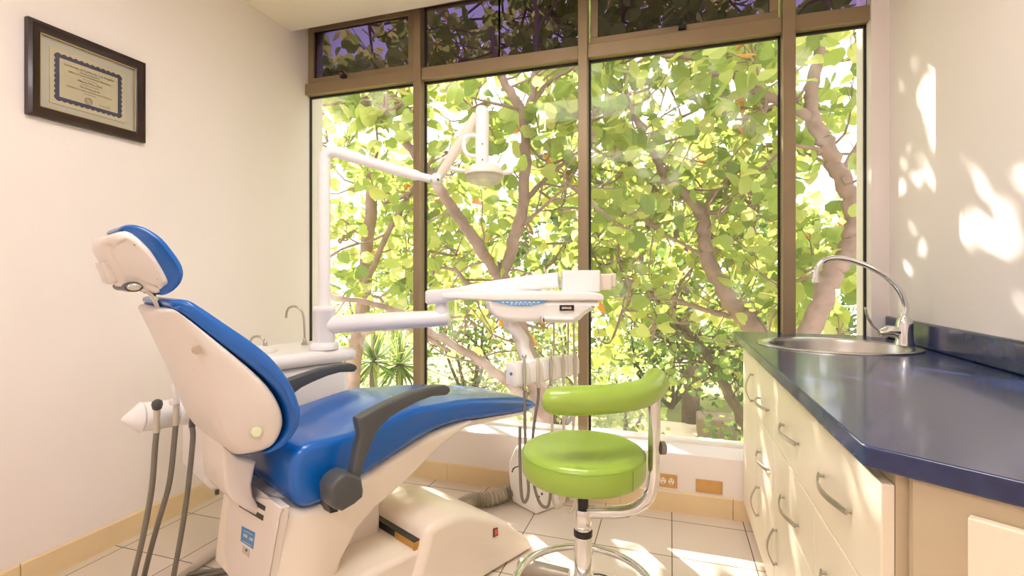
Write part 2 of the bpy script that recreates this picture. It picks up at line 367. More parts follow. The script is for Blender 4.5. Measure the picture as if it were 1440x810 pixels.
# ------------------------------------------------------------------ wall plates on the low wall
def plate(px0, px1, py0, py1, blank, label):
    a = onY(px0, py0, YD-.004); b = onY(px1, py1, YD-.004); x0, x1, z0, z1 = a.x, b.x, b.z, a.z
    t = thing('outlet_plate' if not blank else 'blank_plate', ((x0+x1)/2, YD-.003, z0), label, 'wall plate')
    MB().box(x0, x1, YD-.006, YD-.0005, z0, z1).build('face_plate', 'brass_plate', t, smooth=0, bevel=.002)
    xm, zm = (x0+x1)/2, (z0+z1)/2
    for sx in (-.44, .44): MB().lathe((xm+sx*(x1-x0), YD-.006, zm), [(.003, 0), (.003, .0015)], ax=(0, -1, 0), n=12).build('screw', 'nickel', t)
    if not blank:
        for sx in (-.02, .02):
            so = MB().lathe((xm+sx, YD-.0055, zm), [(.0145, 0), (.0145, .003), (.013, .004)], ax=(0, -1, 0), n=20, sy=1.15).build('socket', 'socket_white', t)
            h = MB()
            for dz in (.009,): 
                h.box(xm+sx-.007, xm+sx-.0045, YD-.0105, YD-.009, zm+dz-.004, zm+dz+.004).box(xm+sx+.0045, xm+sx+.007, YD-.0105, YD-.009, zm+dz-.004, zm+dz+.004)
            h.box(xm+sx-.0025, xm+sx+.0025, YD-.0105, YD-.009, zm-.010, zm-.004)
            h.build('slot', 'dark_plastic', so, smooth=0)
plate(924, 952.5, 665.5, 687, False, 'brass wall plate with two power sockets, left of the blank plate')
plate(978.5, 1016, 673.5, 696, True, 'plain brass blank wall plate without sockets, low on window wall')

# ------------------------------------------------------------------ cabinets on the right
CX = .34; CT = .918; ZU = .88
def arc_handle(parent, p0, p1, out, r=.005):
    p0, p1, out = Vector(p0), Vector(p1), Vector(out); d = p1-p0; L = d.length; e = d/L; up = e.cross(out).normalized()
    vs = []; n = 14; rings = []
    for i in range(n+1):
        f = i/n; c = p0 + d*f + out*(.010+.020*math.sin(PI*f)) ; tt = (d + out*(.020*PI*math.cos(PI*f))).normalized(); nn = out - tt*out.dot(tt); nn.normalize()
        w, h = .0062, .0022
        rings.append([c+up*w+nn*h, c-up*w+nn*h, c-up*w-nn*h, c+up*w-nn*h])
    mb = MB().loft(rings)
    for p in (p0+e*.006, p1-e*.006): mb.tube([p, p+out*.014], .0045, 10)
    return mb.build('handle', 'nickel', parent, bevel=.0008, seg=2)
def cabinet(y0, y1, fronts, label):
    t = thing('base_cabinet', (.65, (y0+y1)/2, 0), label, 'cabinet', 'cabinets under the blue counter')
    MB().box(CX+.0205, XR-.004, y0+.001, y0+.017, .09, ZU-.001).box(CX+.0205, XR-.004, y1-.017, y1-.001, .09, ZU-.001).box(CX+.0205, XR-.004, y0+.017, y1-.017, .09, .106).box(XR-.012, XR-.004, y0+.017, y1-.017, .106, ZU-.001).box(CX+.0205, CX+.04, y0+.017, y1-.017, .855, ZU-.001).build('carcass', 'cabinet_inside', t, smooth=0)
    MB().box(CX+.06, XR-.01, y0+.002, y1-.002, .001, .089).build('plinth', 'baseboard_tile', t, smooth=0)
    for (fa, fb, z0, z1, hs, kind) in fronts:
        f = MB().box(CX, CX+.020, fa+.0015, fb-.0015, z0+.002, z1-.002).build(kind, 'cream_laminate', t, smooth=0, bevel=.0025, seg=2)
        for h in hs:
            if h[0] == 'h': arc_handle(f, (CX, h[1]-.098, h[2]), (CX, h[1]+.098, h[2]), (-1, 0, 0))
            else: arc_handle(f, (CX, h[1], h[2]-.062), (CX, h[1], h[2]+.062), (-1, 0, 0))
    return t
cabinet(2.27, 2.676, [(2.27, 2.676, .10, .86, [('v', 2.36, .728)], 'door')], 'cream base cabinet with one tall door, closest to the windows')
cabinet(1.91, 2.27, [(1.91, 2.27, .64, .86, [('h', 2.09, .725)], 'drawer'), (1.91, 2.27, .46, .64, [('h', 2.09, .51)], 'drawer'), (1.91, 2.27, .10, .46, [('v', 2.215, .30)], 'door')],
        'narrow cream base cabinet with two drawers above a small door')
cabinet(.992, 1.91, [(.992, 1.91, .64, .86, [('h', 1.655, .742), ('h', 1.232, .745)], 'drawer'), (1.41, 1.91, .46, .64, [('h', 1.655, .515)], 'drawer'), (.992, 1.41, .46, .64, [('h', 1.21, .53)], 'drawer'),
                     (1.41, 1.91, .10, .46, [('v', 1.86, .30)], 'door'), (.992, 1.41, .10, .46, [('v', 1.36, .30)], 'door')], 'wide cream base cabinet with a two-handled top drawer, below the counter corner')
# angled end cabinet below the near end of the counter
A = Vector((.378, .975)); B = Vector((.980, .556)); dd = (B-A).normalized(); nn = Vector((dd.y, -dd.x))
if nn.dot(Vector((-1, -1))) < 0: nn = -nn
t = thing('corner_cabinet', (.75, .8, 0), 'cream corner cabinet with an angled front under the end of the counter', 'cabinet')
def q2(s, o, z): p = A+dd*s+nn*o; return Vector((p.x, p.y, z))
Ld = (B-A).length
pl = [(A.x, A.y), (.378, .990), (XR-.004, .990), (XR-.004, B.y), (B.x, B.y)]
mb = MB(); n_ = len(pl); vs = [(p[0], p[1], z) for z in (.001, ZU-.001) for p in pl]
mb.add(vs, [tuple(range(n_-1, -1, -1)), tuple(range(n_, 2*n_))]+[(i, (i+1) % n_, (i+1) % n_+n_, i+n_) for i in range(n_)]); mb.build('carcass', 'cabinet_inside', t, smooth=0)
d_ = MB().box(.070, Ld-.01, .001, .020, .10, .848, fr=q2).build('door', 'cream_laminate', t, smooth=0, bevel=.003)
arc_handle(d_, q2(Ld-.06, .02, .60), q2(Ld-.06, .02, .72), Vector((nn.x, nn.y, 0)))
# ------------------------------------------------------------------ countertop
SC = Vector((.655, 2.385)); SA, SB = .272, .228
outer = [(.3166, 2.858), (.3166, 1.012), (.322, 1.000), (XR-.002, .532), (XR-.002, 2.79), (.914, 2.79), (.914, 2.858)]
hole = [(SC.x+SA*.93*math.cos(2*PI*k/48), SC.y+SB*.93*math.sin(2*PI*k/48)) for k in range(48)]
al = outer+hole; tri = tessellate_polygon([[Vector((p[0], p[1], 0)) for p in outer], [Vector((p[0], p[1], 0)) for p in hole]])
no, nh = len(outer), len(hole); n_ = no+nh; vs = [(p[0], p[1], z) for z in (ZU, CT) for p in al]
fs = [tuple(x) for x in tri]+[tuple(i+n_ for i in x) for x in tri]+[(i, (i+1) % no, (i+1) % no+n_, i+n_) for i in range(no)]+[(no+i, no+(i+1) % nh, no+(i+1) % nh+n_, no+i+n_) for i in range(nh)]
t = thing('countertop', (.65, 1.7, ZU), 'dark navy laminate countertop with angled end along the right wall', 'countertop')
MB().add(vs, fs).build('worktop', 'navy_counter', t, smooth=30, bevel=.011, seg=5)
mb = MB(); mb.box(XR-.020, XR-.001, .55, 2.795, CT+.0005, CT+.102); mb.build('backsplash', 'navy_counter', t, smooth=30, bevel=.008, seg=4)
# sink
t = thing('sink', (SC.x, SC.y, CT), 'oval stainless steel sink set into the navy counter', 'sink')
prof = [(1.09, .001), (1.085, .006), (1.05, .0085), (1.0, .006), (.93, .003), (.915, -.01), (.88, -.10), (.80, -.14), (.55, -.152), (.12, -.155)]
MB().lathe((SC.x, SC.y, CT), [(r, h) for r, h in prof], n=64, close=False, sx=SA, sy=SB).build('basin', 'steel', t, smooth=50)
MB().lathe((SC.x, SC.y, CT-.158), [(.045, 0), (.045, .006), (.03, .004), (.001, .003)], n=28).build('drain', 'chrome', t)
# faucet
fb = Vector((.915, 2.437, CT+.006))
t = thing('faucet', fb, 'chrome gooseneck faucet with side lever behind the oval sink', 'faucet')
MB().lathe(fb, [(.034, 0), (.034, .012), (.030, .02), (.029, .09), (.026, .105), (.016, .118), (.016, .132)], n=28).build('body', 'chrome', t)
Ax = Vector((-1, -.02, 0)).normalized()
sp = [(0, .12), (-.004, .16), (.012, .215), (.055, .275), (.12, .322), (.19, .352), (.245, .362), (.29, .352), (.315, .322), (.322, .275)]
pts = catmull([fb + Ax*a + Vector((0, 0, b)) for a, b in sp], 6)
MB().tube(pts, .0115, 14).tube([pts[-1], pts[-1]+Vector((0, 0, -.018))], .0145, 14).build('spout', 'chrome', t, smooth=60)
MB().tube([fb+Vector((-.02, 0, .055)), fb+Vector((-.06, -.004, .058)), fb+Vector((-.09, -.006, .05))], .02, 16, rad=[.022, .024, .014]).build('valve', 'chrome', t)
MB().tube(catmull([fb+Vector((-.085, -.006, .052)), fb+Vector((-.115, -.01, .08)), fb+Vector((-.135, -.012, .125)), fb+Vector((-.142, -.014, .155))], 5), .008, 10, rad=None, flat=.6).build('lever', 'chrome', t)

# ------------------------------------------------------------------ dental chair
CH = thing('dental_chair', F(.45, .1, 0), 'reclined dental chair with royal blue cushions and cream shell', 'dental chair')
def prof_px(pts, v): 
    return [tr(p[0], p[1], v if len(p) < 3 else p[2]) for p in pts]
def smooth2(P, n=4):
    return [(q.x, q.y) for q in catmull([Vector((a, b, 0)) for a, b in P], n, True)]
# seat and leg-rest cushion: one long pad
px = [(417, 709), (411, 690), (411, 660), (420, 636), (440, 623), (496, 610), (557, 585), (590, 573.5), (618, 568.5, .235), (655, 562, .22), (700, 559.5, .21), (733, 559, .19), (748, 562, .165), (754, 569, .155),
      (748, 577, .165), (733, 581, .19), (684, 588, .21), (640, 596, .23), (604, 611), (557, 641), (510, 671), (466, 702), (448, 711), (430, 716)]
P = prof_px(px, .25); W = [(.25 if len(p) < 3 else p[2]+.004) for p in px]
n = 4; Ps = smooth2(P, n); Ws = [W[i//n]*(1-(i % n)/n)+W[(i//n+1) % len(W)]*(i % n)/n for i in range(len(P)*n)]
seatc = MB().puff(Ps, Ws, .028).build('seat_cushion', 'blue_vinyl', CH, smooth=70)
# leg rest underside plate
px = [(600, 613), (640, 596.5), (684, 588.5), (735, 580.5), (748, 577), (738, 584), (684, 596), (640, 606), (606, 622)]
MB().puff(prof_px(px, .20), .19, .006).build('leg_rest_plate', 'cream_plastic', CH, smooth=50)
# seat frame housing
px = [(397, 713), (412, 716.5), (430, 718), (450, 712), (466, 704), (510, 673), (557, 643), (604, 613, .245), (640, 598, .235), (664, 591, .225), (666, 596, .225), (640, 616, .235), (610, 642, .245), (585, 668), (557, 695),
      (532, 716), (505, 748), (484, 790), (474, 830), (460, 862), (374, 870), (380, 810), (388, 750)]
P = prof_px(px, .25); W = [(.25 if len(p) < 3 else p[2]) for p in px]
body = MB().puff(P, [w_-.015 for w_ in W], .03, vc=.012).build('seat_housing', 'cream_plastic', CH, smooth=50)
_a, _b = tr(390, 740, .25), tr(378, 830, .25)
RPO = F(_a[0]-.0012, .25, _a[1]); _rd = F(_b[0]-.0012, .25, _b[1])-RPO; RPN = _rd.cross(Vv).normalized()
if RPN.dot(U) > 0: RPN = -RPN
def rp(px_, py_, off=0):
    r = ray(px_, py_); o_r = RPO+RPN*off; return EYE + r*((o_r-EYE).dot(RPN)/r.dot(RPN))
panel_px = [(322, 694), (352, 697), (380, 703), (394, 714), (390, 740), (383, 775), (377, 812), (373, 850), (325, 840), (318, 790), (315, 775), (317, 740)]
pan = MB().loft([[rp(x, y, .004) for x, y in panel_px], [rp(x, y, .004)-RPN*.03 for x, y in panel_px]]).build('rear_panel', 'shell_plastic', body, smooth=30, bevel=.003)
def on_panel(name, pts, m, parent, h=.0012):
    return MB().loft([[rp(x, y, .004+h) for x, y in pts], [rp(x, y, .004+h)-RPN*(h+.0008) for x, y in pts]]).build(name, m, parent, smooth=0)
on_panel('slot', [(335.7, 706), (370.3, 725), (369.3, 732.4), (336, 712.5)], 'dark_plastic', body)
on_panel('slot', [(350.4, 698.8), (373, 712.4), (372, 718.7), (362, 713), (356.7, 708)], 'dark_plastic', body)
st = on_panel('sticker', [(339.9, 739.7), (358.4, 749.2), (355.6, 772.3), (338.2, 760.7)], 'sticker_blue', body)
props(st, 'small blue and white sticker')
for pp in ([(342.5, 750), (348, 753), (347.4, 757), (342, 754)], [(351, 755.5), (356, 758), (355.4, 761.5), (350.3, 759)], [(343, 745.5), (355, 751.6), (355, 752.6), (343, 746.5)], [(341.3, 760), (353.5, 767.3), (353.4, 768.4), (341.2, 761)]):
    on_panel('sticker_print', pp, 'sticker_grey', body, h=.0018)
on_panel('sticker', [(341, 767.5), (350.4, 772.8), (350, 784), (340.3, 776.5)], 'sticker_grey', body)
on_panel('sticker_print', [(345.6, 771.5), (347.6, 772.6), (347, 776), (344.6, 775)], 'dark_plastic', body, h=.0018)
MB().tube(catmull([rp(x, y, .001) for x, y in [(399, 716), (394, 726), (391.5, 742), (385.5, 775), (378, 818)]], 4), .0016, 6).build('seam', 'laminate_edge', body)
# back hinge bracket between housing and backrest
px = [(300, 618), (322, 634), (346, 640), (343, 655), (340, 672), (342, 688), (352, 702), (362, 714), (352, 716), (330, 704), (314, 693), (304, 680), (301, 650)]
MB().puff(prof_px(px, .02), .11, .012, vc=.0).build('back_hinge_cover', 'shell_plastic', CH, smooth=50)
# backrest shell
stn = [((243, 433), (226, 436), (210, 434), .19), ((250, 436), (230, 441), (201, 441), .20), ((271, 450), (244, 460), (207, 456), .21), ((298, 471), (258, 482), (222, 486), .23), ((335, 499), (274, 512), (238, 516), .25),
       ((372, 528), (289, 545), (256, 546), .26), ((396, 554), (300, 578), (274, 580), .265), ((408, 582), (310, 606), (290, 606), .262), ((406, 603), (319, 626), (302, 624), .25), ((392, 625), (336, 638), (312, 633), .235), ((366, 637), (342, 641), (322, 637), .20)]
rings = []
for rim, cre, bk, w in stn:
    a, b, c = tr(*rim, w), tr(*cre, w*.80), tr(*bk, 0)
    m1 = ((a[0]*.85+b[0]*.15), (a[1]*.85+b[1]*.15)); m2 = ((a[0]*.4+b[0]*.6), (a[1]*.4+b[1]*.6)); m3 = ((b[0]*.5+c[0]*.5), (b[1]*.5+c[1]*.5))
    i1 = a
    half = [(a, w*.97), (m1, w), (m2, w*.93), (b, w*.80), (m3, w*.5)]
    rings.append([F(p[0], v, p[1]) for p, v in half]+[F(c[0], 0, c[1])]+[F(p[0], -v, p[1]) for p, v in reversed(half)])
MB().loft(rings).build('backrest_shell', 'shell_plastic', CH, smooth=60, sub=2)
# backrest cushion
px = [(239, 427, .17), (246, 422, .18), (266, 422.5, .20), (285, 433, .21), (319, 456, .23), (353, 479, .25), (381, 501.5, .265), (402, 526, .275), (417, 553, .28), (424, 576, .28), (422, 598, .27), (411, 617, .26), (393, 632, .24), (372, 638, .22),
      (390, 626, .235), (405, 606, .25), (407, 583, .262), (396, 556, .265), (371, 529, .26), (335, 500, .25), (298, 472, .23), (270, 450, .21), (250, 436, .20), (242, 432, .17)]
P = [tr(*p) for p in px]; W = [p[2] for p in px]; Ps = smooth2(P, 3); Ws = [W[i//3]*(1-(i % 3)/3)+W[(i//3+1) % len(W)]*(i % 3)/3 for i in range(len(P)*3)]
bc = MB().puff(Ps, Ws, .017).build('back_cushion', 'blue_vinyl', CH, smooth=70)
def disc_on(px_, py_, v, r, name, m, parent, h=.004):
    a, b = tr(px_, py_, v); return MB().lathe(F(a, v-.008, b), [(r, 0), (r, h+.008), (r*.7, h+.0085)], ax=Vv, n=18).build(name, m, parent)
disc_on(277.5, 492, .232, .012, 'screw_cap', 'laminate_edge', CH, h=.001)
disc_on(361, 607.5, .246, .014, 'screw_cap', 'sticker_pale', CH, h=.002)
# headrest
px = [(167.5, 323, .10), (174.6, 317, .11), (189, 315.6, .12), (208, 321, .13), (229, 335, .14), (245, 354, .145), (256.4, 371, .15), (259.6, 385, .15), (255.6, 398, .145), (245, 409, .135), (232.4, 415, .12), (226, 414, .11),
      (234, 405, .12), (240, 398, .125), (241, 391.5, .125), (235, 379, .125), (216, 351, .12), (195, 332, .115), (181, 324.5, .11), (172, 324.5, .10)]
P = [tr(*p) for p in px]; W = [p[2] for p in px]; Ps = smooth2(P, 3); Ws = [W[i//3]*(1-(i % 3)/3)+W[(i//3+1) % len(W)]*(i % 3)/3 for i in range(len(P)*3)]
hr = MB().puff(Ps, Ws, .016).build('headrest_cushion', 'blue_vinyl', CH, smooth=70)
px = [(171, 325, .12), (181, 324, .12), (195, 331, .125), (216, 350, .13), (235, 377, .13), (242, 391, .13), (241, 400, .13), (234, 407, .12), (223, 412.5, .11), (205, 407, .09), (192, 410, .07), (178, 410, .06), (168, 397, .06), (155, 374, .07), (146, 358, .08), (141, 346, .08), (145, 337, .09), (158, 329, .11)]
P = [tr(*p) for p in px]; W = [p[2] for p in px]; Ps = smooth2(P, 3); Ws = [W[i//3]*(1-(i % 3)/3)+W[(i//3+1) % len(W)]*(i % 3)/3 for i in range(len(P)*3)]
hs = MB().puff(Ps, Ws, .022).build('headrest_shell', 'shell_plastic', CH, smooth=60)
disc_on(191, 343.5, .124, .0045, 'screw', 'dark_plastic', hs, h=.0); disc_on(223.5, 391.5, .122, .0045, 'screw', 'dark_plastic', hs, h=.0)
px = [(140, 369), (153, 366), (166, 393), (166, 397), (157, 400), (151, 397)]
kn = MB().puff(prof_px(px, .04), .045, .008, vc=.0).build('headrest_knob', 'shell_plastic', CH, smooth=50)
MB().puff(prof_px([(158, 372), (162, 372), (168, 386), (164, 387)], .03), .03, .004).build('knob_joint', 'dark_plastic', CH)
a = tr(192.5, 403.5, .085); b = tr(184.5, 403.5, .085); 
mb = MB(); mb.puff([(a[0]*(1-f)+b[0]*f+.022*math.cos(q), a[1]+.014*math.sin(q)) for q, f in [(2*PI*k/20, .5) for k in range(20)]], .085, .006); mb.build('hinge_ring', 'grey_plastic', CH, smooth=50)
mb = MB(); mb.puff([((a[0]+b[0])/2+.017*math.cos(2*PI*k/20), a[1]+.010*math.sin(2*PI*k/20)) for k in range(20)], .092, .005); mb.build('hinge_pin', 'steel', CH, smooth=50)
pts = [F(*(lambda q: (q[0], .05, q[1]))(tr(x, y, .05))) for x, y in [(194, 405), (207, 409), (215, 416), (221, 427), (226, 441)]]
MB().tube(catmull(pts, 5), .013, 12, flat=.6).build('headrest_strut', 'steel', CH, smooth=60)
# armrests
px = [(495, 672), (499, 655), (503, 634), (508, 612), (506, 603), (504, 594), (504.5, 588.5), (509, 585.5), (530, 574), (552.6, 563.5), (580, 552), (604, 545), (620, 542), (628, 542), (633.5, 545), (634.5, 550), (631, 555), (627, 556.5), (608.8, 557.8),
      (590, 565), (566.6, 577.5), (550, 588), (538.5, 599), (530, 611), (525, 622), (516, 645), (508, 672)]
arm = MB().puff(prof_px(px, .355), .021, .010, vc=.334).build('armrest', 'grey_plastic', CH, smooth=60)
px = [(465.8, 690), (472, 678), (482, 669), (491, 666), (506, 670), (510, 674), (512.7, 690), (511.5, 700), (500, 710), (483, 720), (474, 718), (467.5, 712)]
P = prof_px(px, .365); MB().puff(P, .042, .012, vc=.322).build('armrest_pivot', 'grey_plastic', arm, smooth=60)
px = [(458, 706), (468, 700), (474, 718), (463, 721)]
MB().puff(prof_px(px, .28), .03, .003, vc=.26).build('pivot_socket', 'dark_plastic', CH)
far = copy_tree(arm, CH)
# shift the copy across to the other side of the seat
far.location = far.location - Vv*.66
# lift cover and floor base
b0 = tr(601, 746, .34); 
MB().box(-.02, b0[0]+.02, -.02, .325, .0, .235, fr=F).build('lift_cover', 'cream_plastic', CH, smooth=30, bevel=.02, seg=4)
MB().box(-.02, b0[0]-.05, -.06, .12, .2, .5, fr=F).build('lift_arm', 'shell_plastic', CH, smooth=30, bevel=.02, seg=3)
MB().box(b0[0]-.04, b0[0]+.012, -.0, .315, .12, .262, fr=F).build('cover_gap', 'dark_plastic', CH, smooth=0)
MB().box(b0[0]-.043, b0[0]-.02, .20, .318, .18, .258, fr=F).build('cover_gap', 'amber_plastic', CH, smooth=0)
px = [(599, 752), (602, 744), (618, 731), (640, 722), (662, 719), (690, 723), (714, 734), (732, 749), (741, 764)]
P = [tr(x, y, .34) for x, y in px]
e0 = tr(592, 775, .34); P = [(a, max(b, .062)) for a, b in P]+[(P[-1][0]+.022, .035), (P[-1][0]+.020, .002), (e0[0]-.06, .001), (e0[0]-.03, .15)]
bs = MB().puff(P, .20, .035, vc=.15, steps=8).build('base_cover', 'cream_plastic', CH, smooth=60)
s0 = tr(697, 748, .34)
# rocker switch on the near side of the base
q = [tr(x, y, .352) for x, y in ((693.8, 743.5), (699.6, 741.8), (700.3, 752.5), (694, 755.5))]
sw = MB().loft([[F(a, .350, b) for a, b in q], [F(a, .3535, b) for a, b in q]]).build('switch_bezel', 'dark_plastic', bs, smooth=0)
q = [tr(x, y, .3535) for x, y in ((695.3, 745.2), (699, 744), (699.4, 751), (695.4, 753))]
MB().loft([[F(a, .352, b) for a, b in q], [F(a, .3555, b) for a, b in q]]).build('power_switch', 'red_switch', bs, smooth=0)

# ------------------------------------------------------------------ spittoon unit beside the chair
UN = thing('spittoon_unit', F(.3, -.65, .33), 'white spittoon unit mounted behind the blue chair by the left wall', 'dental unit')
MB().box(-.01, .60, -.86, -.46, .34, .79, fr=F).build('cabinet', 'white_plastic', UN, smooth=30, bevel=.03, seg=4)
MB().box(.18, .5, -.80, -.5, .02, .36, fr=F).build('pedestal', 'white_plastic', UN, smooth=30, bevel=.02, seg=3)
MB().box(-.02, .635, -.875, -.44, .795, .858, fr=F).build('top_tray', 'white_plastic', UN, smooth=30, bevel=.028, seg=5)
bc_ = F(.20, -.66, .858)
MB().lathe(bc_, [(.125, 0), (.13, .012), (.122, .014), (.11, .002), (.06, .0015), (.02, .001)], n=40).build('spittoon_bowl', 'white_plastic', UN, smooth=60)
def unit_tap(px0, py0, path, r, name):
    b = onZ(px0, py0, .857); D = (b-EYE).dot(FW)
    o = MB().lathe(b, [(.016, 0), (.016, .010), (.010, .014), (.010, .028), (r, .034)], n=20).build(name, 'nickel', UN)
    MB().tube(catmull([b+Vector((0, 0, .03))]+[pt(x, y, D) for x, y in path], 6), r, 10).build('spout', 'nickel', o, smooth=60)
unit_tap(428.5, 485, [(428.3, 470), (427.5, 450), (424.5, 438), (417, 431.5), (408, 432), (403.5, 438), (402.4, 447)], .0055, 'cup_filler')
unit_tap(373, 490, [(372.5, 484), (370, 476.5), (363, 473), (356, 474.5), (352, 480)], .006, 'rinse_spout')
mb = MB()
for k in range(4): 
    c = F(.02+.03*k, -.47, .338); mb.lathe(c, [(.008, -.012), (.008, .004)], n=12)
mb.build('hose_port', 'grey_plastic', UN)

# assistant's instrument holder: conical nosed bar with three hung instruments
a, b = pt(197, 587, 1.86), pt(322, 570, 2.12); ax = (b-a).normalized(); L = (b-a).length
HO = thing('instrument_holder', a, 'white conical nosed holder bar at the left end of the spittoon unit', 'instrument holder')
seg = [0.0, .115, .20, L]
MB().lathe(a, [(.001, -.06), (.012, -.052), (.053, -.004), (.056, .0)], ax=ax, n=36).build('nose_cone', 'white_plastic', HO, smooth=60)
for i in range(3):
    s0_, s1_ = seg[i]+.004, seg[i+1]-.0005
    MB().lathe(a, [(.046, s0_), (.053, s0_+.006), (.053, s1_-.004), (.047, s1_)], ax=ax, n=36).build('holder_segment', 'white_plastic', HO, smooth=60)
def hung(px0, top, y0, y1, Dp, path, kind, label):
    T = thing('suction_handpiece' if kind else 'air_water_syringe', pt(px0, y0, Dp), label, 'handpiece', 'instruments hanging from the holder bar')
    p0, p1 = pt(px0, y0, Dp), pt(px0-1, y1, Dp)
    MB().tube([p0, p0.lerp(p1, .5), p1], .010, 14, rad=[.0105, .0095, .0115]).build('grip', 'hose_beige' if kind != 2 else 'grey_plastic', T)
    if kind == 0: MB().lathe(pt(px0, top+7, Dp-.004), [(.002, -.022), (.014, -.016), (.018, 0), (.016, .012), (.006, .019)], n=22, ax=(0, 0, 1)).build('cap', 'grey_plastic', T, smooth=60)
    elif kind == 1: 
        MB().tube([pt(px0-2, top, Dp), pt(px0-1.5, top+14, Dp), p0], .009, 14, rad=[.0105, .0085, .012]).build('suction_tip', 'white_plastic', T, smooth=60)
        MB().lathe(pt(px0-4, y0-3, Dp-.01), [(.012, -.012), (.014, 0), (.010, .012)], n=16, ax=Vv).build('valve', 'white_plastic', T)
    else: MB().lathe(pt(px0, top+3, Dp), [(.010, -.012), (.012, 0), (.008, .01)], n=16).build('cap', 'steel', T)
    pts = [p1]+[pt(x, y, d) for x, y, d in path]; e = pts[-1]
    pts += [Vector((e.x+.02, e.y+.05, .012)), Vector((e.x+.12, e.y+.16, .011)), Vector((e.x+.30, e.y+.24, .011))]
    MB().tube(catmull(pts, 6), .0095, 12).build('hose', 'hose_grey', T, smooth=60)
hung(221, 562, 575, 608, 1.80, [(218, 630, 1.8), (213, 690, 1.8), (200, 760, 1.8), (188, 812, 1.82), (186, 842, 1.84)], 0, 'grey capped handpiece, nearest the pointed nose of the holder bar')
hung(248, 538, 568, 598, 1.84, [(245, 620, 1.84), (238, 680, 1.85), (221, 740, 1.86), (205, 800, 1.88), (200, 832, 1.9)], 1, 'white tube suction handpiece in the middle of the holder bar')
hung(271, 574, 580, 600, 1.88, [(271, 620, 1.88), (264, 690, 1.89), (255, 750, 1.9), (245, 806, 1.9), (243, 830, 1.91)], 2, 'grey handpiece closest to the chair back on the holder bar')
o = MB().tube([onZ(312, 770, .017), onZ(248, 815, .017), onZ(170, 872, .017)], .016, 12).build('floor_conduit', 'hose_beige'); props(o, 'pale grey conduit tube running across the floor behind the chair', 'conduit')

# ------------------------------------------------------------------ operating light on its pole
PB = onZ(456, 491, .858); DP = (PB-EYE).dot(FW)
OL = thing('operating_light', PB, 'white dental operating light on a tall pole with jointed arms', 'dental light')
top = pt(456, 222, DP)
pole = MB().tube([PB+Vector((0, 0, .0)), pt(456, 250, DP)], .0285, 28).build('pole', 'white_plastic', OL)
MB().tube(catmull([pt(456, 251, DP), pt(456, 232, DP), pt(458, 219, DP), pt(467, 213.5, DP), pt(480, 215.5, DP), pt(520, 228, DP+.01), pt(560, 239.5, DP+.02), pt(590, 248, DP+.03), pt(607, 252, DP+.03)], 5), .029, 24,
          rad=[.0295]*24+[.026]*11+[.020]*6).build('upper_arm', 'white_plastic', OL, smooth=60)
MB().lathe(pt(456, 247, DP), [(.0285, -.004), (.0305, -.002), (.0305, .002), (.0285, .004)], n=28).build('collar', 'white_plastic', pole)
DJ = DP+.03
MB().lathe(pt(614, 252, DJ)-FW*.035, [(.016, 0), (.024, .006), (.024, .06), (.016, .066)], ax=FW, n=24).build('elbow_joint', 'white_plastic', OL, smooth=60)
MB().lathe(pt(617.5, 254.5, DJ)-FW*.037, [(.005, 0), (.005, .003)], ax=FW, n=12).build('screw', 'dark_plastic', OL)
mb = MB(); mb.tube([pt(618, 248, DJ), pt(645, 205, DJ-.05), pt(672, 162, DJ-.1)], .024, 16, rad=[.021, .027, .028]); mb.build('spring_arm', 'cream_plastic', OL, smooth=60)
DH = DJ-.11
MB().tube(catmull([pt(674, 158, DH+.02), pt(677, 157, DH), pt(678.5, 166, DH), pt(678, 200, DH), pt(678, 233, DH)], 4), .031, 20, rad=[.012, .018, .024, .028]+[.0315]*13).build('head_neck', 'white_plastic', OL, smooth=60)
MB().tube(catmull([pt(672, 191, DH), pt(661, 191, DH), pt(654.5, 193, DH), pt(652.5, 199, DH), pt(652.5, 209, DH), pt(656, 216, DH), pt(662, 219, DH), pt(672, 220, DH)], 4), .010, 12).build('head_bracket', 'white_plastic', OL, smooth=60)
for y, d in ((205, 'dark_plastic'), (227, 'dark_plastic')): MB().lathe(pt(679, y, DH)-FW*.034, [(.0035, 0), (.0035, .006)], ax=FW, n=10).build('screw', d, OL)
hc = pt(681, 245, DH-.02)
MB().lathe(hc, [(.088, -.004), (.090, .004), (.080, .024), (.058, .040), (.03, .047), (.001, .049)], n=40).build('lamp_housing', 'cream_plastic', OL, smooth=60)
MB().lathe(hc, [(.088, -.006), (.083, -.026), (.066, -.042), (.035, -.050), (.001, -.052)], n=40, close=False).build('lamp_shield', 'lamp_shield', OL, smooth=60)
MB().lathe(hc, [(.07, -.008), (.05, .004), (.024, .012), (.001, .014)], n=32).build('reflector', 'white_plastic', OL, smooth=60)
MB().lathe(hc+Vector((0, 0, .010))-FW*.050-RT*.008, [(.001, -.016), (.018, -.014), (.023, -.004), (.022, .008), (.018, .018), (.001, .022)], n=24).build('bulb_cover', 'grey_plastic', OL, smooth=60)
MB().tube([pt(654, 240, DH-.02), pt(646, 239.5, DH-.03), pt(637, 237.5, DH-.04), pt(634, 237, DH-.04)], .011, 12, rad=[.010, .010, .013, .012]).build('grab_handle', 'white_plastic', OL, smooth=60)
MB().tube([pt(706, 243, DH-.02), pt(714, 242.5, DH-.01), pt(721, 241, DH), pt(722.5, 241, DH)], .010, 12, rad=[.011, .011, .010, .006]).build('grab_handle', 'white_plastic', OL, smooth=60)

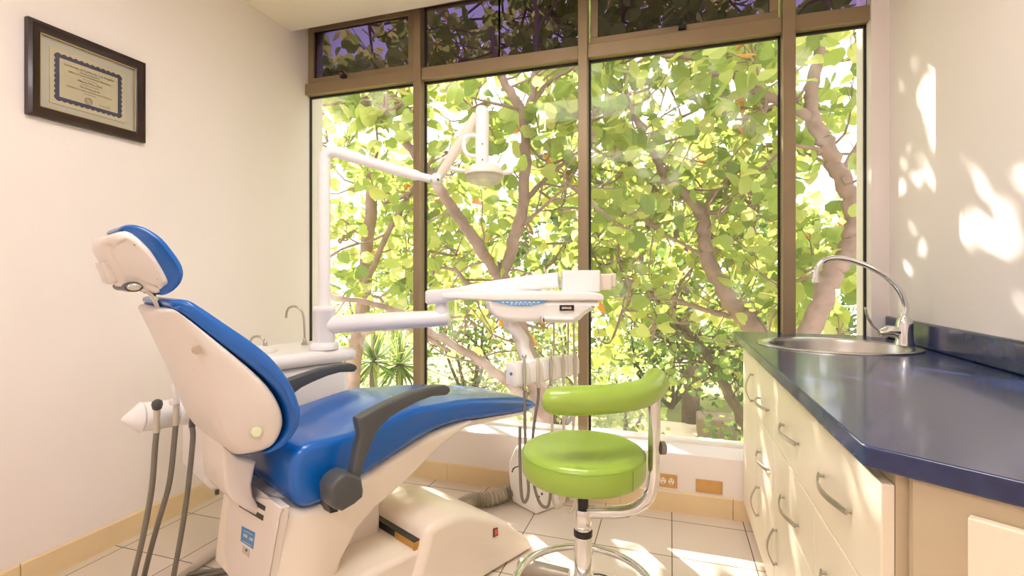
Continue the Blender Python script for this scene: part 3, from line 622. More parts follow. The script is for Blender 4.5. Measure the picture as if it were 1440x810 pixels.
# ------------------------------------------------------------------ instrument delivery arm and tray
DT = thing('delivery_unit', PB, 'white dental delivery tray on a horizontal arm above the leg rest', 'delivery tray')
MB().lathe(PB, [(.066, .002), (.066, .02), (.056, .032), (.0505, .036), (.0505, .178), (.053, .182), (.053, .205), (.049, .209), (.0295, .2095)], n=36).build('arm_collar', 'white_plastic', DT, smooth=50)
DA = DP+.02
MB().tube([pt(458, 457.5, DP), pt(500, 454.5, DP+.005), pt(560, 451, DP+.01), pt(624, 447.3, DA), pt(630, 447, DA), pt(632.5, 447, DA)], .045, 28, rad=[.0435, .044, .042, .0395, .037, .028]).build('lower_arm', 'white_plastic', DT, smooth=50)
MB().lathe(pt(622, 433, DA), [(.034, -.03), (.034, .01), (.026, .03), (.022, .05)], n=28).build('arm_pivot', 'white_plastic', DT, smooth=60)
def TF(x, d, z): return EYE*0 + FW*(2.13+d) + RT*x + Vector((0, 0, z))
def tp(px_, py_, D=2.0): return ((px_-720)/FPX*D, CAMZ+(HOR-py_)/FPX*D)
# upper spring arm: loft along its length
def boxring(c, ax, w, h, up=Vector((0, 0, 1)), k=.25):
    s = ax.cross(up).normalized(); u_ = s.cross(ax).normalized(); out = []
    for i in range(16):
        q = 2*PI*(i+.5)/16; cx, sy = math.cos(q), math.sin(q); e = .45
        out.append(c + s*(w*math.copysign(abs(cx)**e, cx)) + u_*(h*math.copysign(abs(sy)**e, sy)))
    return out
cs = [(598.5, 418, 2.40, .012, .026), (601, 418, 2.40, .026, .033), (612, 417, 2.40, .03, .036), (640, 413.5, 2.37, .032, .030), (700, 404, 2.32, .034, .034), (750, 397.5, 2.27, .034, .036), (786, 394, 2.24, .034, .036)]
P = [pt(x, y, d) for x, y, d, _, _ in cs]; rings = []
for i, c in enumerate(cs):
    axd = (P[min(i+1, len(P)-1)]-P[max(i-1, 0)]).normalized(); rings.append(boxring(P[i], axd, c[3], c[4]))
MB().loft(rings).build('spring_arm', 'white_plastic', DT, smooth=50)
MB().box(tp(790, 0, 2.2)[0], tp(842, 0, 2.2)[0], .02, .13, tp(0, 411, 2.18)[1], tp(0, 380, 2.18)[1], fr=TF).build('arm_head', 'white_plastic', DT, smooth=30, bevel=.008)
mb = MB(); x0, x1 = tp(842, 0, 2.2)[0], tp(866, 0, 2.2)[0]
mb.box(x0-.003, x1-.02, .05, .11, tp(0, 408, 2.2)[1], tp(0, 385, 2.2)[1], fr=TF).box(x1-.022, x1, .06, .10, tp(0, 404, 2.2)[1], tp(0, 384, 2.2)[1], fr=TF); mb.build('head_bracket', 'cream_plastic', DT, smooth=30, bevel=.006)
# tray: rim plate with a long wing, housing beneath
px = [(622, 412.5), (640, 411), (700, 410.5), (828, 411), (845, 413), (849, 416), (849, 423), (700, 423.5), (640, 421), (622, 420)]
rim = MB().puff([tp(*p) for p in px], .150, .009, fr=TF, vc=.015, steps=4).build('tray_rim', 'white_plastic', DT, smooth=50)
px = [(682, 422), (682, 428), (684, 434), (688, 440), (694, 446), (702, 450), (716, 453), (758.4, 454), (806.7, 455), (817, 450), (823.5, 443), (836, 435.6), (843, 423)]
hg = MB().puff([tp(*p) for p in px], .140, .022, fr=TF, vc=.012, steps=6).build('tray_housing', 'white_plastic', DT, smooth=50)
def on_tray(name, pts, m, parent, d=-.1305, th=.0025):
    q = [tp(x, y, 2.13+d) for x, y in pts]; return MB().loft([[TF(a, d, b) for a, b in q], [TF(a, d+th+.006, b) for a, b in q]]).build(name, m, parent, smooth=0)
kp = on_tray('keypad', [(691, 423.4), (770, 423.4), (763, 426), (756, 428), (745, 429.8), (735, 430.2), (722, 429.8), (712, 428.2), (703, 426.5), (697.6, 424.9)], 'membrane_blue', hg, d=-.1325)
for k in range(9):
    x = 706+k*6.2; on_tray('key_symbol', [(x, 424.6), (x+3.2, 424.6), (x+3.2, 425.9), (x, 425.9)], 'white_plastic', kp, d=-.1335, th=.001)
for k in range(6):
    x = 718+k*5.5; on_tray('key_symbol', [(x, 427), (x+2.8, 427), (x+2.8, 428.2), (x, 428.2)], 'white_plastic', kp, d=-.1335, th=.001)
dw = on_tray('display_window', [(787, 429), (807, 429), (807, 437), (787, 437)], 'dark_plastic', hg, d=-.1345, th=.004)
on_tray('display', [(790, 431.6), (803.5, 431.6), (803.5, 434.5), (790, 434.5)], 'steel', dw, d=-.1355, th=.001)
on_tray('display_mark', [(797.5, 431.6), (801.5, 431.6), (801.5, 432.8), (797.5, 432.8)], 'amber_plastic', dw, d=-.1362, th=.001)
MB().tube([TF(tp(762, 0)[0], -.135, tp(0, 447.5)[1]), TF(tp(806, 0)[0], -.135, tp(0, 448.5)[1])], .008, 12).build('grab_bar', 'white_plastic', hg, smooth=60)
MB().lathe(TF(tp(762.5, 0)[0], -.138, tp(0, 448.5)[1]), [(.009, -.014), (.010, 0), (.009, .011)], n=18).build('knob', 'chrome', hg)
MB().lathe(TF(tp(762.5, 0)[0], -.138, tp(0, 456)[1]), [(.011, -.006), (.012, 0), (.010, .008)], n=18).build('knob_foot', 'amber_plastic', hg)
# S tube down to instrument rack
MB().tube(catmull([pt(716, 448, 2.08), pt(718, 458, 2.08), pt(728, 467, 2.08), pt(735, 478, 2.08), pt(736, 490, 2.08), pt(741, 503, 2.07), pt(752, 520, 2.06)], 5), .026, 18).build('drop_tube', 'white_plastic', DT, smooth=60)
a, b = pt(719, 527.5, 1.96), pt(808, 512, 2.22); ax = (b-a).normalized(); Lr = (b-a).length; sd = Vector((ax.y, -ax.x, 0))
if sd.dot(FW) > 0: sd = -sd
def RF(s, o, z): return a + ax*s + sd*o + Vector((0, 0, z))
rk = MB(); 
for i in range(5):
    s0_ = Lr*i/5+.001; s1_ = Lr*(i+1)/5-.001
    g = MB().puff([(-.034, .044), (.018, .044), (.030, .020), (.030, -.036), (.014, -.047), (-.034, -.040)], (s1_-s0_)/2, .004, fr=lambda u_, v_, z_: RF(v_, u_, z_), vc=(s0_+s1_)/2, steps=3).build('instrument_cradle', 'white_plastic', DT, smooth=40)
MB().lathe(RF(-.001, .0, .005), [(.001, -.003), (.006, -.002), (.006, .003)], ax=ax, n=14).build('screw', 'sticker_blue', DT)
loops = [[(737, 560), (738, 600), (740, 650), (743, 690), (738, 706), (733, 695), (731, 650), (731, 600)],
         [(748, 560), (748, 600), (746, 640), (748, 680), (757, 708), (768, 712), (772, 690), (774, 672)],
         [(779, 560), (778, 620), (777, 690), (783, 713), (790, 708), (792, 690), (792, 670)],
         [(792, 560), (792, 620), (787, 690), (793, 715), (803, 720), (809, 705), (810, 680)],
         [(803, 560), (803, 620), (799, 690), (803, 702), (806, 698), (812, 680), (814, 665)]]
names = ['silver tipped handpiece in the end cradle of the delivery rack, nearest the blue leg rest', 'pale hose handpiece in the second cradle from the leg rest end', 'handpiece in the middle cradle of the delivery rack',
         'handpiece in the fourth cradle from the leg rest end of the rack', 'handpiece in the last cradle of the rack, beside the window mullion']
for i, lp in enumerate(loops):
    s_ = Lr*(i+.5)/5; top_ = RF(s_, .034, .062); bot = RF(s_, .036, -.06); Dd = (bot-EYE).dot(FW)
    T = thing('handpiece', top_, names[i], 'handpiece', 'handpieces on the delivery rack')
    MB().tube([top_, top_.lerp(bot, .3), top_.lerp(bot, .6), bot], .008, 14, rad=[.0045, .0095, .008, .0075]).build('grip', 'steel' if i in (0, 2) else 'hose_beige', T, smooth=60)
    MB().lathe(top_, [(.0045, -.002), (.008, .004), (.0105, .016), (.009, .018)] if i == 0 else [(.0045, -.002), (.004, .010), (.0015, .030)], n=16).build('head', 'steel', T)
    xs = (bot-EYE).dot(RT)/Dd*FPX+720; d0 = lp[0][0]-xs
    pts = [bot]+[pt(x-(d0 if j == 0 else d0*.3), y, Dd+.0*j) for j, (x, y) in enumerate(lp)]
    MB().tube(catmull(pts, 6), .0062, 10).build('hose', 'hose_grey' if i < 2 else 'hose_beige', T, smooth=60)
for x, d in ((779, 2.16), (799, 2.2), (807, 2.24)): 
    MB().tube([pt(x, 450, d), pt(x, 480, d), pt(x-.5, 512, d)], .0045, 8).build('whip_rod', 'hose_beige', DT)

# ------------------------------------------------------------------ junction box and corrugated hose on the floor
ap, rt_, lf = onZ(753, 727, 0), onZ(800, 709, 0), onZ(716, 706.5, 0); bk = rt_+lf-ap
bk.y = min(bk.y, 2.66); cen = (ap+rt_+lf+bk)/4
JB = thing('junction_box', cen, 'white faceted utility box on the floor below the low window wall', 'utility box')
def jr(f, z, push=0): return [Vector((cen.x+(p.x-cen.x)*f, cen.y+(p.y-cen.y)*f, z)) for p in (ap, rt_, bk, lf)]
MB().loft([jr(.90, .002), jr(.94, .03), jr(1.04, .16), jr(1.02, .22), jr(.80, .30), jr(.6, .315)]).build('box_shell', 'white_plastic', JB, smooth=30, bevel=.012, seg=3)
vt = pt(724, 661, 2.52)
MB().tube(catmull([pt(720, 664, 2.50), pt(722, 659, 2.50), pt(726, 656.5, 2.49), pt(729, 656, 2.49)], 4), .0035, 8).build('slot', 'dark_plastic', JB)
MB().lathe(pt(762, 694, 2.46)-FW*.0, [(.005, 0), (.005, .008)], ax=-FW, n=12).lathe(pt(758, 698, 2.46), [(.004, 0), (.004, .008)], ax=-FW, n=12).build('screw', 'dark_plastic', JB)
cp = catmull([onZ(640, 716, .041), onZ(665, 704, .041), onZ(690, 701, .041), onZ(712, 694, .043), onZ(726, 690, .055)], 30); pts = [cp[0]]
for p in cp:
    if (p-pts[-1]).length > .0075: pts.append(p)
HS = MB().tube(pts, .035, 20, rad=[.035+.0045*math.cos(i*PI) for i in range(len(pts))]).build('corrugated_hose', 'corrugated', smooth=20); props(HS, 'grey corrugated hose between the chair base and the white utility box', 'hose')

# foot control
fc = onZ(842, 842, 0); FC = thing('foot_control', fc, 'white round foot control with grey pedal behind the stool base', 'foot pedal')
MB().lathe(fc, [(.115, .001), (.12, .02), (.11, .042), (.07, .055), (.02, .058), (.001, .058)], n=44).build('dome', 'cream_plastic', FC, smooth=60)
MB().tube(catmull([fc+Vector((.06*math.cos(q), .06*math.sin(q), .0565)) for q in [.3+k*.25 for k in range(8)]], 3), .003, 6).build('slot', 'dark_plastic', FC)
a_, b_ = onZ(729, 797, .035), onZ(800, 812, .035)
MB().tube([a_, a_.lerp(b_, .03), a_.lerp(b_, .5), b_], .033, 24, rad=[.028, .034, .034, .03]).build('pedal_bar', 'corrugated', FC, smooth=50)

# ------------------------------------------------------------------ assistant stool
SD = 1.53; sc = pt(820, 627, SD); sc.z = 0
ST = thing('stool', sc, 'lime green round stool with chrome stem and curved arm support', 'stool')
zt = .688; R_ = .187
prof = [(.001, -.004), (.10, -.002), (.150, 0), (.172, -.004), (.182, -.010), (.1855, -.0165), (.1878, -.022), (.1885, -.05), (.187, -.074), (.180, -.084), (.165, -.087), (.001, -.087)]
se = MB().lathe((sc.x, sc.y, zt), prof, n=72, close=False).build('seat', 'green_vinyl', ST, smooth=60)
sm = MB().lathe((sc.x, sc.y, zt-.0175), [(.1862, -.0012), (.1882, 0), (.1862, .0014)], n=72, close=False)
q = math.atan2(pt(881, 650, 1.4).y-sc.y, pt(881, 650, 1.4).x-sc.x)
sm.tube([(sc.x+.1892*math.cos(q), sc.y+.1892*math.sin(q), zt-.022), (sc.x+.1892*math.cos(q), sc.y+.1892*math.sin(q), zt-.078)], .0012, 6)
sm.build('seat_seam', 'green_seam', se)
MB().lathe((sc.x, sc.y, zt-.087), [(.13, 0), (.13, -.006), (.05, -.012), (.04, -.03)], n=40).build('seat_plate', 'steel', ST)
lv = RT*.105-FW*.03
MB().tube([Vector((sc.x, sc.y, zt-.098))+RT*.03, Vector((sc.x, sc.y, zt-.100))+lv], .005, 8).lathe(Vector((sc.x, sc.y, zt-.100))+lv, [(.016, -.008), (.018, 0), (.012, .008)], n=16).build('height_lever', 'nickel', ST)
MB().lathe((sc.x, sc.y, 0), [(.0165, .40), (.0165, .60)], n=24).build('piston', 'dark_plastic', ST)
MB().lathe((sc.x, sc.y, 0), [(.024, .430), (.026, .434), (.026, .492), (.024, .496), (.0165, .496)], n=28).build('collar', 'chrome', ST)
MB().lathe((sc.x, sc.y, 0), [(.020, .412), (.029, .414), (.029, .428), (.020, .430)], n=28).build('collar_ring', 'dark_plastic', ST, smooth=60)
MB().lathe((sc.x, sc.y, 0), [(.028, .05), (.028, .30), (.0265, .305), (.0265, .405), (.024, .412), (.017, .412)], n=28).build('column', 'chrome', ST)
zr = .265; rr = .208
mb = MB(); m_ = 64; rings = []
for i in range(m_+1):
    q = 2*PI*i/m_; c = Vector((sc.x+rr*math.cos(q), sc.y+rr*math.sin(q), zr)); e = Vector((math.cos(q), math.sin(q), 0)); rings.append([c+e*.0115*math.cos(2*PI*k/12)+Vector((0, 0, .0115*math.sin(2*PI*k/12))) for k in range(12)])
fr_ = mb.loft(rings, cap=False).build('foot_ring', 'chrome', ST, smooth=60)
mb = MB(); mb.lathe((sc.x, sc.y, 0), [(.030, zr-.02), (.034, zr-.015), (.034, zr+.015), (.030, zr+.02)], n=28)
for k in range(4):
    q = .3+PI/2*k; e = Vector((math.cos(q), math.sin(q), 0)); mb.tube([Vector((sc.x, sc.y, zr))+e*.03, Vector((sc.x, sc.y, zr-.004))+e*rr], .007, 8)
mb.build('ring_spokes', 'chrome', ST)
for k in range(5):
    q = 1.251+2*PI/5*k; e = Vector((math.cos(q), math.sin(q), 0)); p0 = Vector((sc.x, sc.y, .085)); p1 = Vector((sc.x, sc.y, .062))+e*.26
    lg = MB().tube([p0+e*.02, p0+e*.13+Vector((0, 0, -.008)), p1], .02, 12, rad=[.022, .018, .014]).build('leg', 'chrome', ST, smooth=60)
    w = e.cross(Vector((0, 0, 1))); cs_ = MB()
    cs_.lathe(p1+Vector((0, 0, -.0355))-w*.02, [(.02, 0), (.026, .003), (.026, .013), (.02, .016)], ax=w, n=20).lathe(p1+Vector((0, 0, -.0355))+w*.004, [(.02, 0), (.026, .003), (.026, .013), (.02, .016)], ax=w, n=20); cs_.build('caster', 'dark_plastic', lg)
# bent chrome arm and its torso bar
ex = .218; zc_ = CAMZ-(720-HOR)/FPX*SD
s3 = Vector((sc.x, sc.y, 0)); P = [s3+Vector((0, 0, zc_)), s3+RT*.06+Vector((0, 0, zc_)), s3+RT*.115+Vector((0, 0, zc_)), s3+RT*.165+Vector((0, 0, zc_+.014)), s3+RT*.202+Vector((0, 0, zc_+.05)), s3+RT*.216+Vector((0, 0, zc_+.10)), s3+RT*.218+Vector((0, 0, zc_+.18)), s3+RT*.218+Vector((0, 0, zc_+.36))]
ab = MB().tube(catmull(P, 6), .019, 20).build('support_arm', 'chrome', ST, smooth=60)
MB().lathe(s3+RT*.235+Vector((0, 0, CAMZ-(630-HOR)/FPX*SD)), [(.012, 0), (.0195, .003), (.0195, .016), (.014, .02)], ax=RT, n=24).build('clamp_knob', 'hose_grey', ab)
def hz(px_, D, z=.853): return EYE + (FW+RT*((px_-720)/FPX))*D + Vector((0, 0, z-CAMZ))
P = catmull([hz(765, 1.43), hz(775, 1.425), hz(802, 1.425), hz(840, 1.435), hz(872, 1.455), hz(897, 1.495), hz(914, 1.56), hz(922, 1.65), hz(921, 1.73), hz(918, 1.76)], 4)
rad = [.018, .025, .031, .035, .038, .040, .041, .042]+[.043]*(len(P)-16)+[.0425, .042, .041, .039, .036, .031, .024, .014]
rad = (rad+[.014]*len(P))[:len(P)]; 
MB().tube(P, .04, 24, rad=rad, flat=.98).build('torso_bar', 'green_vinyl', ST, smooth=80)

# ------------------------------------------------------------------ garden outside
GZ = -2.6
g = MB(); n_ = 40; rnd = random.Random(3)
vs = []; fs = []
for j in range(n_+1):
    for i in range(n_+1):
        x = -26+52*i/n_; y = 3.2+34*j/n_; vs.append((x, y, GZ+.10*math.sin(x*.9)*math.cos(y*.7)))
fs = [(j*(n_+1)+i, j*(n_+1)+i+1, (j+1)*(n_+1)+i+1, (j+1)*(n_+1)+i) for j in range(n_) for i in range(n_)]
gm = mat('garden_ground', srgb(150, 150, 90), .95, var=.45, scale=.7, bump=.5, bscale=12)
struct('garden_ground', g.add(vs, fs), 'garden_ground', smooth=60, loc=(0, 0, 0), fix=False)
pa = [onZ(x, y, GZ+.12) for x, y in ((700, 590), (800, 600), (900, 603), (985, 612), (1060, 640), (1180, 690))]
mb = MB(); L0 = [p+Vector((0, .9, 0)) for p in pa]; L1 = [p+Vector((0, -.9, 0)) for p in pa]
mb.add([tuple(p) for p in L0+L1], [(i, i+1, i+1+len(pa), i+len(pa)) for i in range(len(pa)-1)]); 
struct('garden_path', mb, 'path_gravel', smooth=0, loc=(0, 0, 0))

SUNV = Vector((.75, -1, -.80)).normalized()
TUN = [(onZ(x, y, 0), r) for x, y, r in ((865, 735, .16), (890, 770, .16), (925, 745, .12), (940, 790, .12), (830, 790, .12), (1030, 752, .05), (1040, 790, .06), (780, 770, .10), (700, 720, .08), (590, 692, .09), (650, 700, .08), (905, 715, .07), (760, 705, .05))]  # sun lines kept clear of leaves so light patches land on these spots
TUN += [(onZ(x, y, .3), r) for x, y, r in ((690, 600, .10), (720, 606, .07), (850, 615, .10), (905, 622, .10), (945, 630, .10), (1030, 632, .05))]
TUN += [(onZ(x, y, .688), r) for x, y, r in ((800, 648, .04), (830, 652, .04), (850, 620, .03))]
TUN += [(onX(x, y, CX), r) for x, y, r in ((1098, 590, .05), (1101, 620, .05), (1107, 660, .05), (1114, 700, .05), (1122, 750, .05), (1130, 800, .05), (1073, 650, .035), (1078, 700, .035), (1060, 700, .03))]
TUN += [(onX(x, y, XR), r) for x, y, r in ((1308, 55, .035), (1312, 80, .03), (1268, 260, .03), (1272, 290, .04), (1282, 375, .045), (1284, 395, .03), (1385, 250, .03), (1392, 290, .03), (1408, 325, .03), (1425, 350, .035), (1438, 390, .035), (1255, 290, .02), (1225, 340, .025), (1330, 140, .02))]
TUN += [(onZ(x, y, CT), .03) for x, y in ((1095, 512), (1150, 515), (1210, 518), (1270, 521), (1400, 528))]
def shaded(p):
    for q, r in TUN:
        w_ = p-q; t_ = w_.dot(SUNV)
        if (w_-SUNV*t_).length < r: return False
    return True
V = Vector
def leafset(mb, pos, nrm, size, rnd, npts=7, fold=.12):
    a = nrm.orthogonal().normalized(); q = rnd.random()*2*PI; b = nrm.cross(a)
    a, b = a*math.cos(q)+b*math.sin(q), b*math.cos(q)-a*math.sin(q)
    if npts == 4: pts = [pos-a*size*.5, pos+b*size*.34, pos+a*size*.55, pos-b*size*.34]
    else:
        sh = [(-.42, 0), (-.52, .22), (-.30, .47), (.08, .46), (.40, .24), (.58, 0), (.40, -.24), (.08, -.46), (-.30, -.47), (-.52, -.22)]
        pts = [pos + a*u_*size + b*v_*size + nrm*(abs(v_)*fold*size*1.6 - u_*u_*.25*size) for u_, v_ in sh]
    mb.add(pts, [tuple(range(len(pts)))])
def tree(name, label, cat, base, limbs, crowns, leaf, lsize, seed, bark='bark', group=None, twigs=True, npts=10, per=14, spread=.34, ncl=120, bare=0):
    rnd = random.Random(seed); T = thing(name, base, label, cat, group)
    mb = MB(); nodes = []
    for pts, r0, r1 in limbs:
        P = catmull(pts, 6); m = len(P)
        P = [p + Vector((rnd.uniform(-1, 1), rnd.uniform(-1, 1), rnd.uniform(-1, 1)))*r0*.18*(0 if i in (0, m-1) else 1) for i, p in enumerate(P)]
        mb.tube(P, r0, 10, rad=[r0*(1-i/(m-1))+r1*i/(m-1) for i in range(m)]); nodes += P
    mb.build('trunk', bark, T, smooth=60, fix=False)
    tw = MB(); lf_ = MB(); cl = []
    tot = sum(c[1].x*c[1].y*c[1].z for c in crowns)
    for c, r in crowns:
        k = max(3, int(ncl*(r.x*r.y*r.z)/tot))
        for _ in range(k):
            while True:
                d = Vector((rnd.uniform(-1, 1), rnd.uniform(-1, 1), rnd.uniform(-1, 1)))
                if d.length < 1: break
            cl.append(c+Vector((d.x*r.x, d.y*r.y, d.z*r.z)))
    if name == 'broadleaf_tree' and seed == 11:
        for k in range(16):  # added leaf clusters, placed to block the sun from the chair seat
            q_ = F(.02+.09*(k % 8), (-.1, .14)[k//8], .63) - SUNV*rnd.uniform(4.6, 6.2); cl.append(q_)
    for p in cl:
        if p.y < 3.35: p.y = 3.35+rnd.random()*.4
        if twigs:
            nd = min(nodes, key=lambda q: (q-p).length_squared+.6*max(0, q.z-p.z)); mid = nd.lerp(p, .5)+Vector((rnd.uniform(-.2, .2), rnd.uniform(-.2, .2), rnd.uniform(-.25, .05)))
            P = catmull([nd, mid, p], 4); tw.tube(P, .01, 5, rad=[.016*(1-i/(len(P)-1))+.004 for i in range(len(P))], cap=False); nodes.append(mid)
            for _ in range(2):
                e = p+Vector((rnd.uniform(-1, 1), rnd.uniform(-1, 1), rnd.uniform(-.7, .8)))*spread; tw.tube([P[-3], p.lerp(e, .4), e], .004, 4, rad=[.006, .004, .002], cap=False)
        for _ in range(per):
            q = p+Vector((rnd.gauss(0, 1), rnd.gauss(0, 1), rnd.gauss(0, .8)))*spread*.62
            if q.y < 3.25 or not shaded(q): continue
            n = Vector((rnd.gauss(0, 1), rnd.gauss(0, 1)-.2, rnd.gauss(0, 1)+.5)).normalized()
            leafset(lf_, q, n, lsize*rnd.uniform(.65, 1.25), rnd, npts)
    base_nodes = [q for q in nodes if q.z > -1.0]
    for _ in range(bare):
        p = rnd.choice(base_nodes).copy(); d = V((rnd.gauss(0, 1), rnd.gauss(0, .5), rnd.gauss(.1, .7))).normalized(); P = [p.copy()]
        for k in range(6):
            d = (d+V((rnd.gauss(0, .35), rnd.gauss(0, .25), rnd.gauss(.05, .35)))).normalized(); p = p+d*rnd.uniform(.10, .22); P.append(p.copy())
        if min(q.y for q in P) > 3.3: tw.tube(P, .01, 5, rad=[.013, .011, .009, .007, .006, .004, .002], cap=False)
    if tw.v: tw.build('twigs', bark, T, smooth=60, fix=False)
    lf_.build('foliage', leaf, T, smooth=0, fix=False)
    return T
def L(pts): return [pt(*p) for p in pts]
# tree with forked trunk seen between the two left mullions
bA = V((-1.35, 4.9, GZ))
limA = [([bA, V((-1.38, 4.9, -1.2)), pt(762, 600, 5.0), pt(748, 520, 5.0), pt(728, 450, 5.0), pt(703, 388, 5.0)], .115, .085),
        (L([(703, 392, 5.0), (722, 340, 5.0), (735, 290, 5.0), (739, 230, 5.0), (736, 168, 5.0), (720, 135, 5.0), (702, 100, 5.1), (690, 40, 5.2)]), .068, .035),
        (L([(737, 172, 5.0), (748, 135, 5.0), (753, 95, 5.0), (756, 20, 5.0)]), .042, .025),
        (L([(745, 150, 5.0), (770, 118, 5.1), (800, 98, 5.2), (850, 60, 5.4)]), .028, .012),
        (L([(700, 385, 5.0), (672, 345, 4.9), (645, 305, 4.8), (618, 265, 4.7), (600, 240, 4.7), (570, 200, 4.6)]), .066, .036),
        (L([(740, 280, 5.0), (775, 245, 5.1), (812, 215, 5.2), (850, 190, 5.4)]), .030, .012), (L([(730, 320, 5.0), (765, 290, 4.9), (800, 260, 4.8)]), .022, .01),
        (L([(735, 555, 5.0), (712, 535, 4.9), (680, 512, 4.9), (650, 492, 4.9), (602, 466, 4.8), (540, 430, 4.7), (440, 415, 4.7)]), .058, .02),
        (L([(700, 400, 5.0), (660, 400, 5.1), (640, 380, 5.2), (600, 375, 5.3)]), .03, .012)]
crA = [(V((-2.0, 6.0, 5.0)), V((2.6, 1.8, 1.1))), (V((-2.2, 5.6, 3.1)), V((2.0, 1.5, 1.3))), (V((-.9, 5.8, 2.3)), V((1.3, 1.2, 1.3))), (V((-2.4, 5.6, 1.3)), V((1.6, 1.2, .9))), (V((-1.0, 6.0, .8)), V((1.1, 1.0, .7)))]
tree('broadleaf_tree', 'forked tree with round lime leaves behind the dental light', 'tree', bA, limA, crA, 'leaf_lime', .165, 11, group='round leaved trees outside', ncl=245, per=12, bare=90)
bB = V((1.5, 5.9, GZ))
limB = [([bB, pt(1130, 620, 5.5), pt(1085, 500, 5.5), pt(1055, 455, 5.5), pt(1028, 425, 5.5), pt(1000, 372, 5.5), pt(990, 335, 5.5), pt(987, 298, 5.5)], .13, .068),
        (L([(988, 302, 5.5), (962, 272, 5.4), (936, 248, 5.4), (917, 212, 5.3), (895, 170, 5.3), (884, 140, 5.2), (878, 100, 5.2)]), .056, .016),
        (L([(975, 288, 5.5), (950, 268, 5.6), (920, 250, 5.7), (885, 237, 5.8)]), .035, .012), (L([(988, 300, 5.5), (1003, 275, 5.5), (1020, 255, 5.4), (1050, 232, 5.4), (1090, 210, 5.4)]), .036, .014),
        (L([(990, 300, 5.5), (1010, 298, 5.4), (1035, 292, 5.3)]), .032, .012), (L([(985, 360, 5.5), (955, 340, 5.5), (920, 320, 5.5), (903, 285, 5.5)]), .022, .01), 
        (L([(1065, 440, 5.5), (1040, 445, 5.6), (1005, 440, 5.7), (960, 425, 5.8), (900, 400, 5.9), (845, 375, 6.0)]), .04, .016)]
crB = [(V((.4, 6.6, 5.0)), V((2.4, 1.8, 1.1))), (V((.2, 6.2, 3.2)), V((1.8, 1.4, 1.3))), (V((.0, 6.6, 2.0)), V((1.2, 1.2, .8))), (V((1.2, 6.4, 1.9)), V((1.1, 1.0, .9))), (V((.3, 6.9, 1.0)), V((1.6, 1.0, .6)))]
tree('broadleaf_tree', 'thin branched tree seen through the wide pane right of centre', 'tree', bB, limB, crB, 'leaf_lime', .165, 12, group='round leaved trees outside', ncl=235, per=12, bare=110)
bC = V((1.0, 4.6, GZ))
limC = [([bC, V((1.0, 4.6, -.8)), pt(1134, 500, 4.3), pt(1146, 450, 4.3), pt(1165, 395, 4.3), pt(1192, 352, 4.3), pt(1203, 318, 4.3), pt(1195, 275, 4.3), pt(1176, 235, 4.3), pt(1158, 195, 4.3), pt(1142, 165, 4.3)], .10, .062),
        (L([(1143, 168, 4.3), (1140, 140, 4.3), (1145, 110, 4.3), (1152, 75, 4.3), (1160, 30, 4.3), (1166, -40, 4.3)]), .058, .04),
        (L([(1142, 168, 4.3), (1120, 155, 4.3), (1085, 138, 4.4), (1050, 117, 4.5), (1015, 96, 4.6), (975, 82, 4.7), (930, 76, 4.8)]), .046, .022),
        (L([(1180, 225, 4.3), (1150, 210, 4.3), (1110, 203, 4.4)]), .025, .012), (L([(1185, 240, 4.3), (1205, 205, 4.2), (1225, 170, 4.1)]), .025, .012)]
crC = [(V((1.3, 5.0, 2.9)), V((1.2, .8, 1.0))), (V((1.5, 5.6, 1.6)), V((.9, .7, 1.0)))]
tree('broadleaf_tree', 'smooth pale trunk curving up behind the faucet', 'tree', bC, limC, crC, 'leaf_lime', .16, 13, group='round leaved trees outside', ncl=52, per=12)
bD = V((-4.4, 6.0, GZ))
limD = [([bD, V((-4.3, 6, -.6)), V((-4.0, 5.9, 1.2)), V((-3.8, 5.8, 2.6))], .13, .07), ([V((-4.1, 5.9, .9)), V((-3.3, 5.5, 1.9)), V((-2.6, 5.2, 2.6))], .05, .02), ([V((-4.2, 6, .4)), V((-3.2, 5.6, .55)), V((-2.4, 5.2, .35))], .05, .02)]
crD = [(V((-4.0, 6.0, 3.0)), V((1.5, 1.4, 1.5))), (V((-3.4, 5.6, 1.5)), V((1.1, .9, .9)))]
tree('broadleaf_tree', 'leafy tree outside the narrow leftmost window', 'tree', bD, limD, crD, 'leaf_lime', .17, 14, group='round leaved trees outside', ncl=40, per=12)
# darker low tree in front of the hedge and back trees
bE = V((2.3, 9.6, GZ))
limE = [([V((2.45, 8.2, GZ)), pt(1075, 650, 7.6), pt(1043, 590, 7.6), pt(1012, 528, 7.6), pt(985, 487, 7.6), pt(955, 455, 7.6), pt(925, 420, 7.5), pt(890, 395, 7.4), pt(850, 385, 7.4)], .10, .03),
        (L([(985, 487, 7.6), (960, 470, 7.5), (930, 445, 7.4), (900, 425, 7.4)]), .035, .012), (L([(1012, 528, 7.6), (980, 510, 7.8), (940, 480, 8.0), (905, 465, 8.1)]), .035, .014)]
tree('leaning_tree', 'dark leaning tree below the wide pane with fine twigs', 'tree', V((2.45, 8.2, GZ)), limE, [(V((.9, 8.4, .25)), V((1.7, 1.0, .8))), (V((-.3, 8.0, .9)), V((1.2, .8, .6)))], 'leaf_green', .13, 15, 'bark_dark', ncl=85, per=12, spread=.4, bare=110)
tF = onZ(972, 600, GZ)
tree('upright_tree', 'straight grey trunk standing in front of the far hedge', 'tree', tF, [([tF, tF+V((0, 0, 1.6)), tF+V((-.1, 0, 3.2)), tF+V((-.3, .1, 5.0))], .23, .14), ([tF+V((-.1, 0, 3.0)), tF+V((-1.4, 0, 4.4)), tF+V((-2.4, 0, 5.4))], .1, .04)],
     [(tF+V((-.6, .6, 6.0)), V((3.0, 1.6, 1.6)))], 'leaf_green', .22, 16, 'bark_dark', ncl=90, per=14, spread=.6)
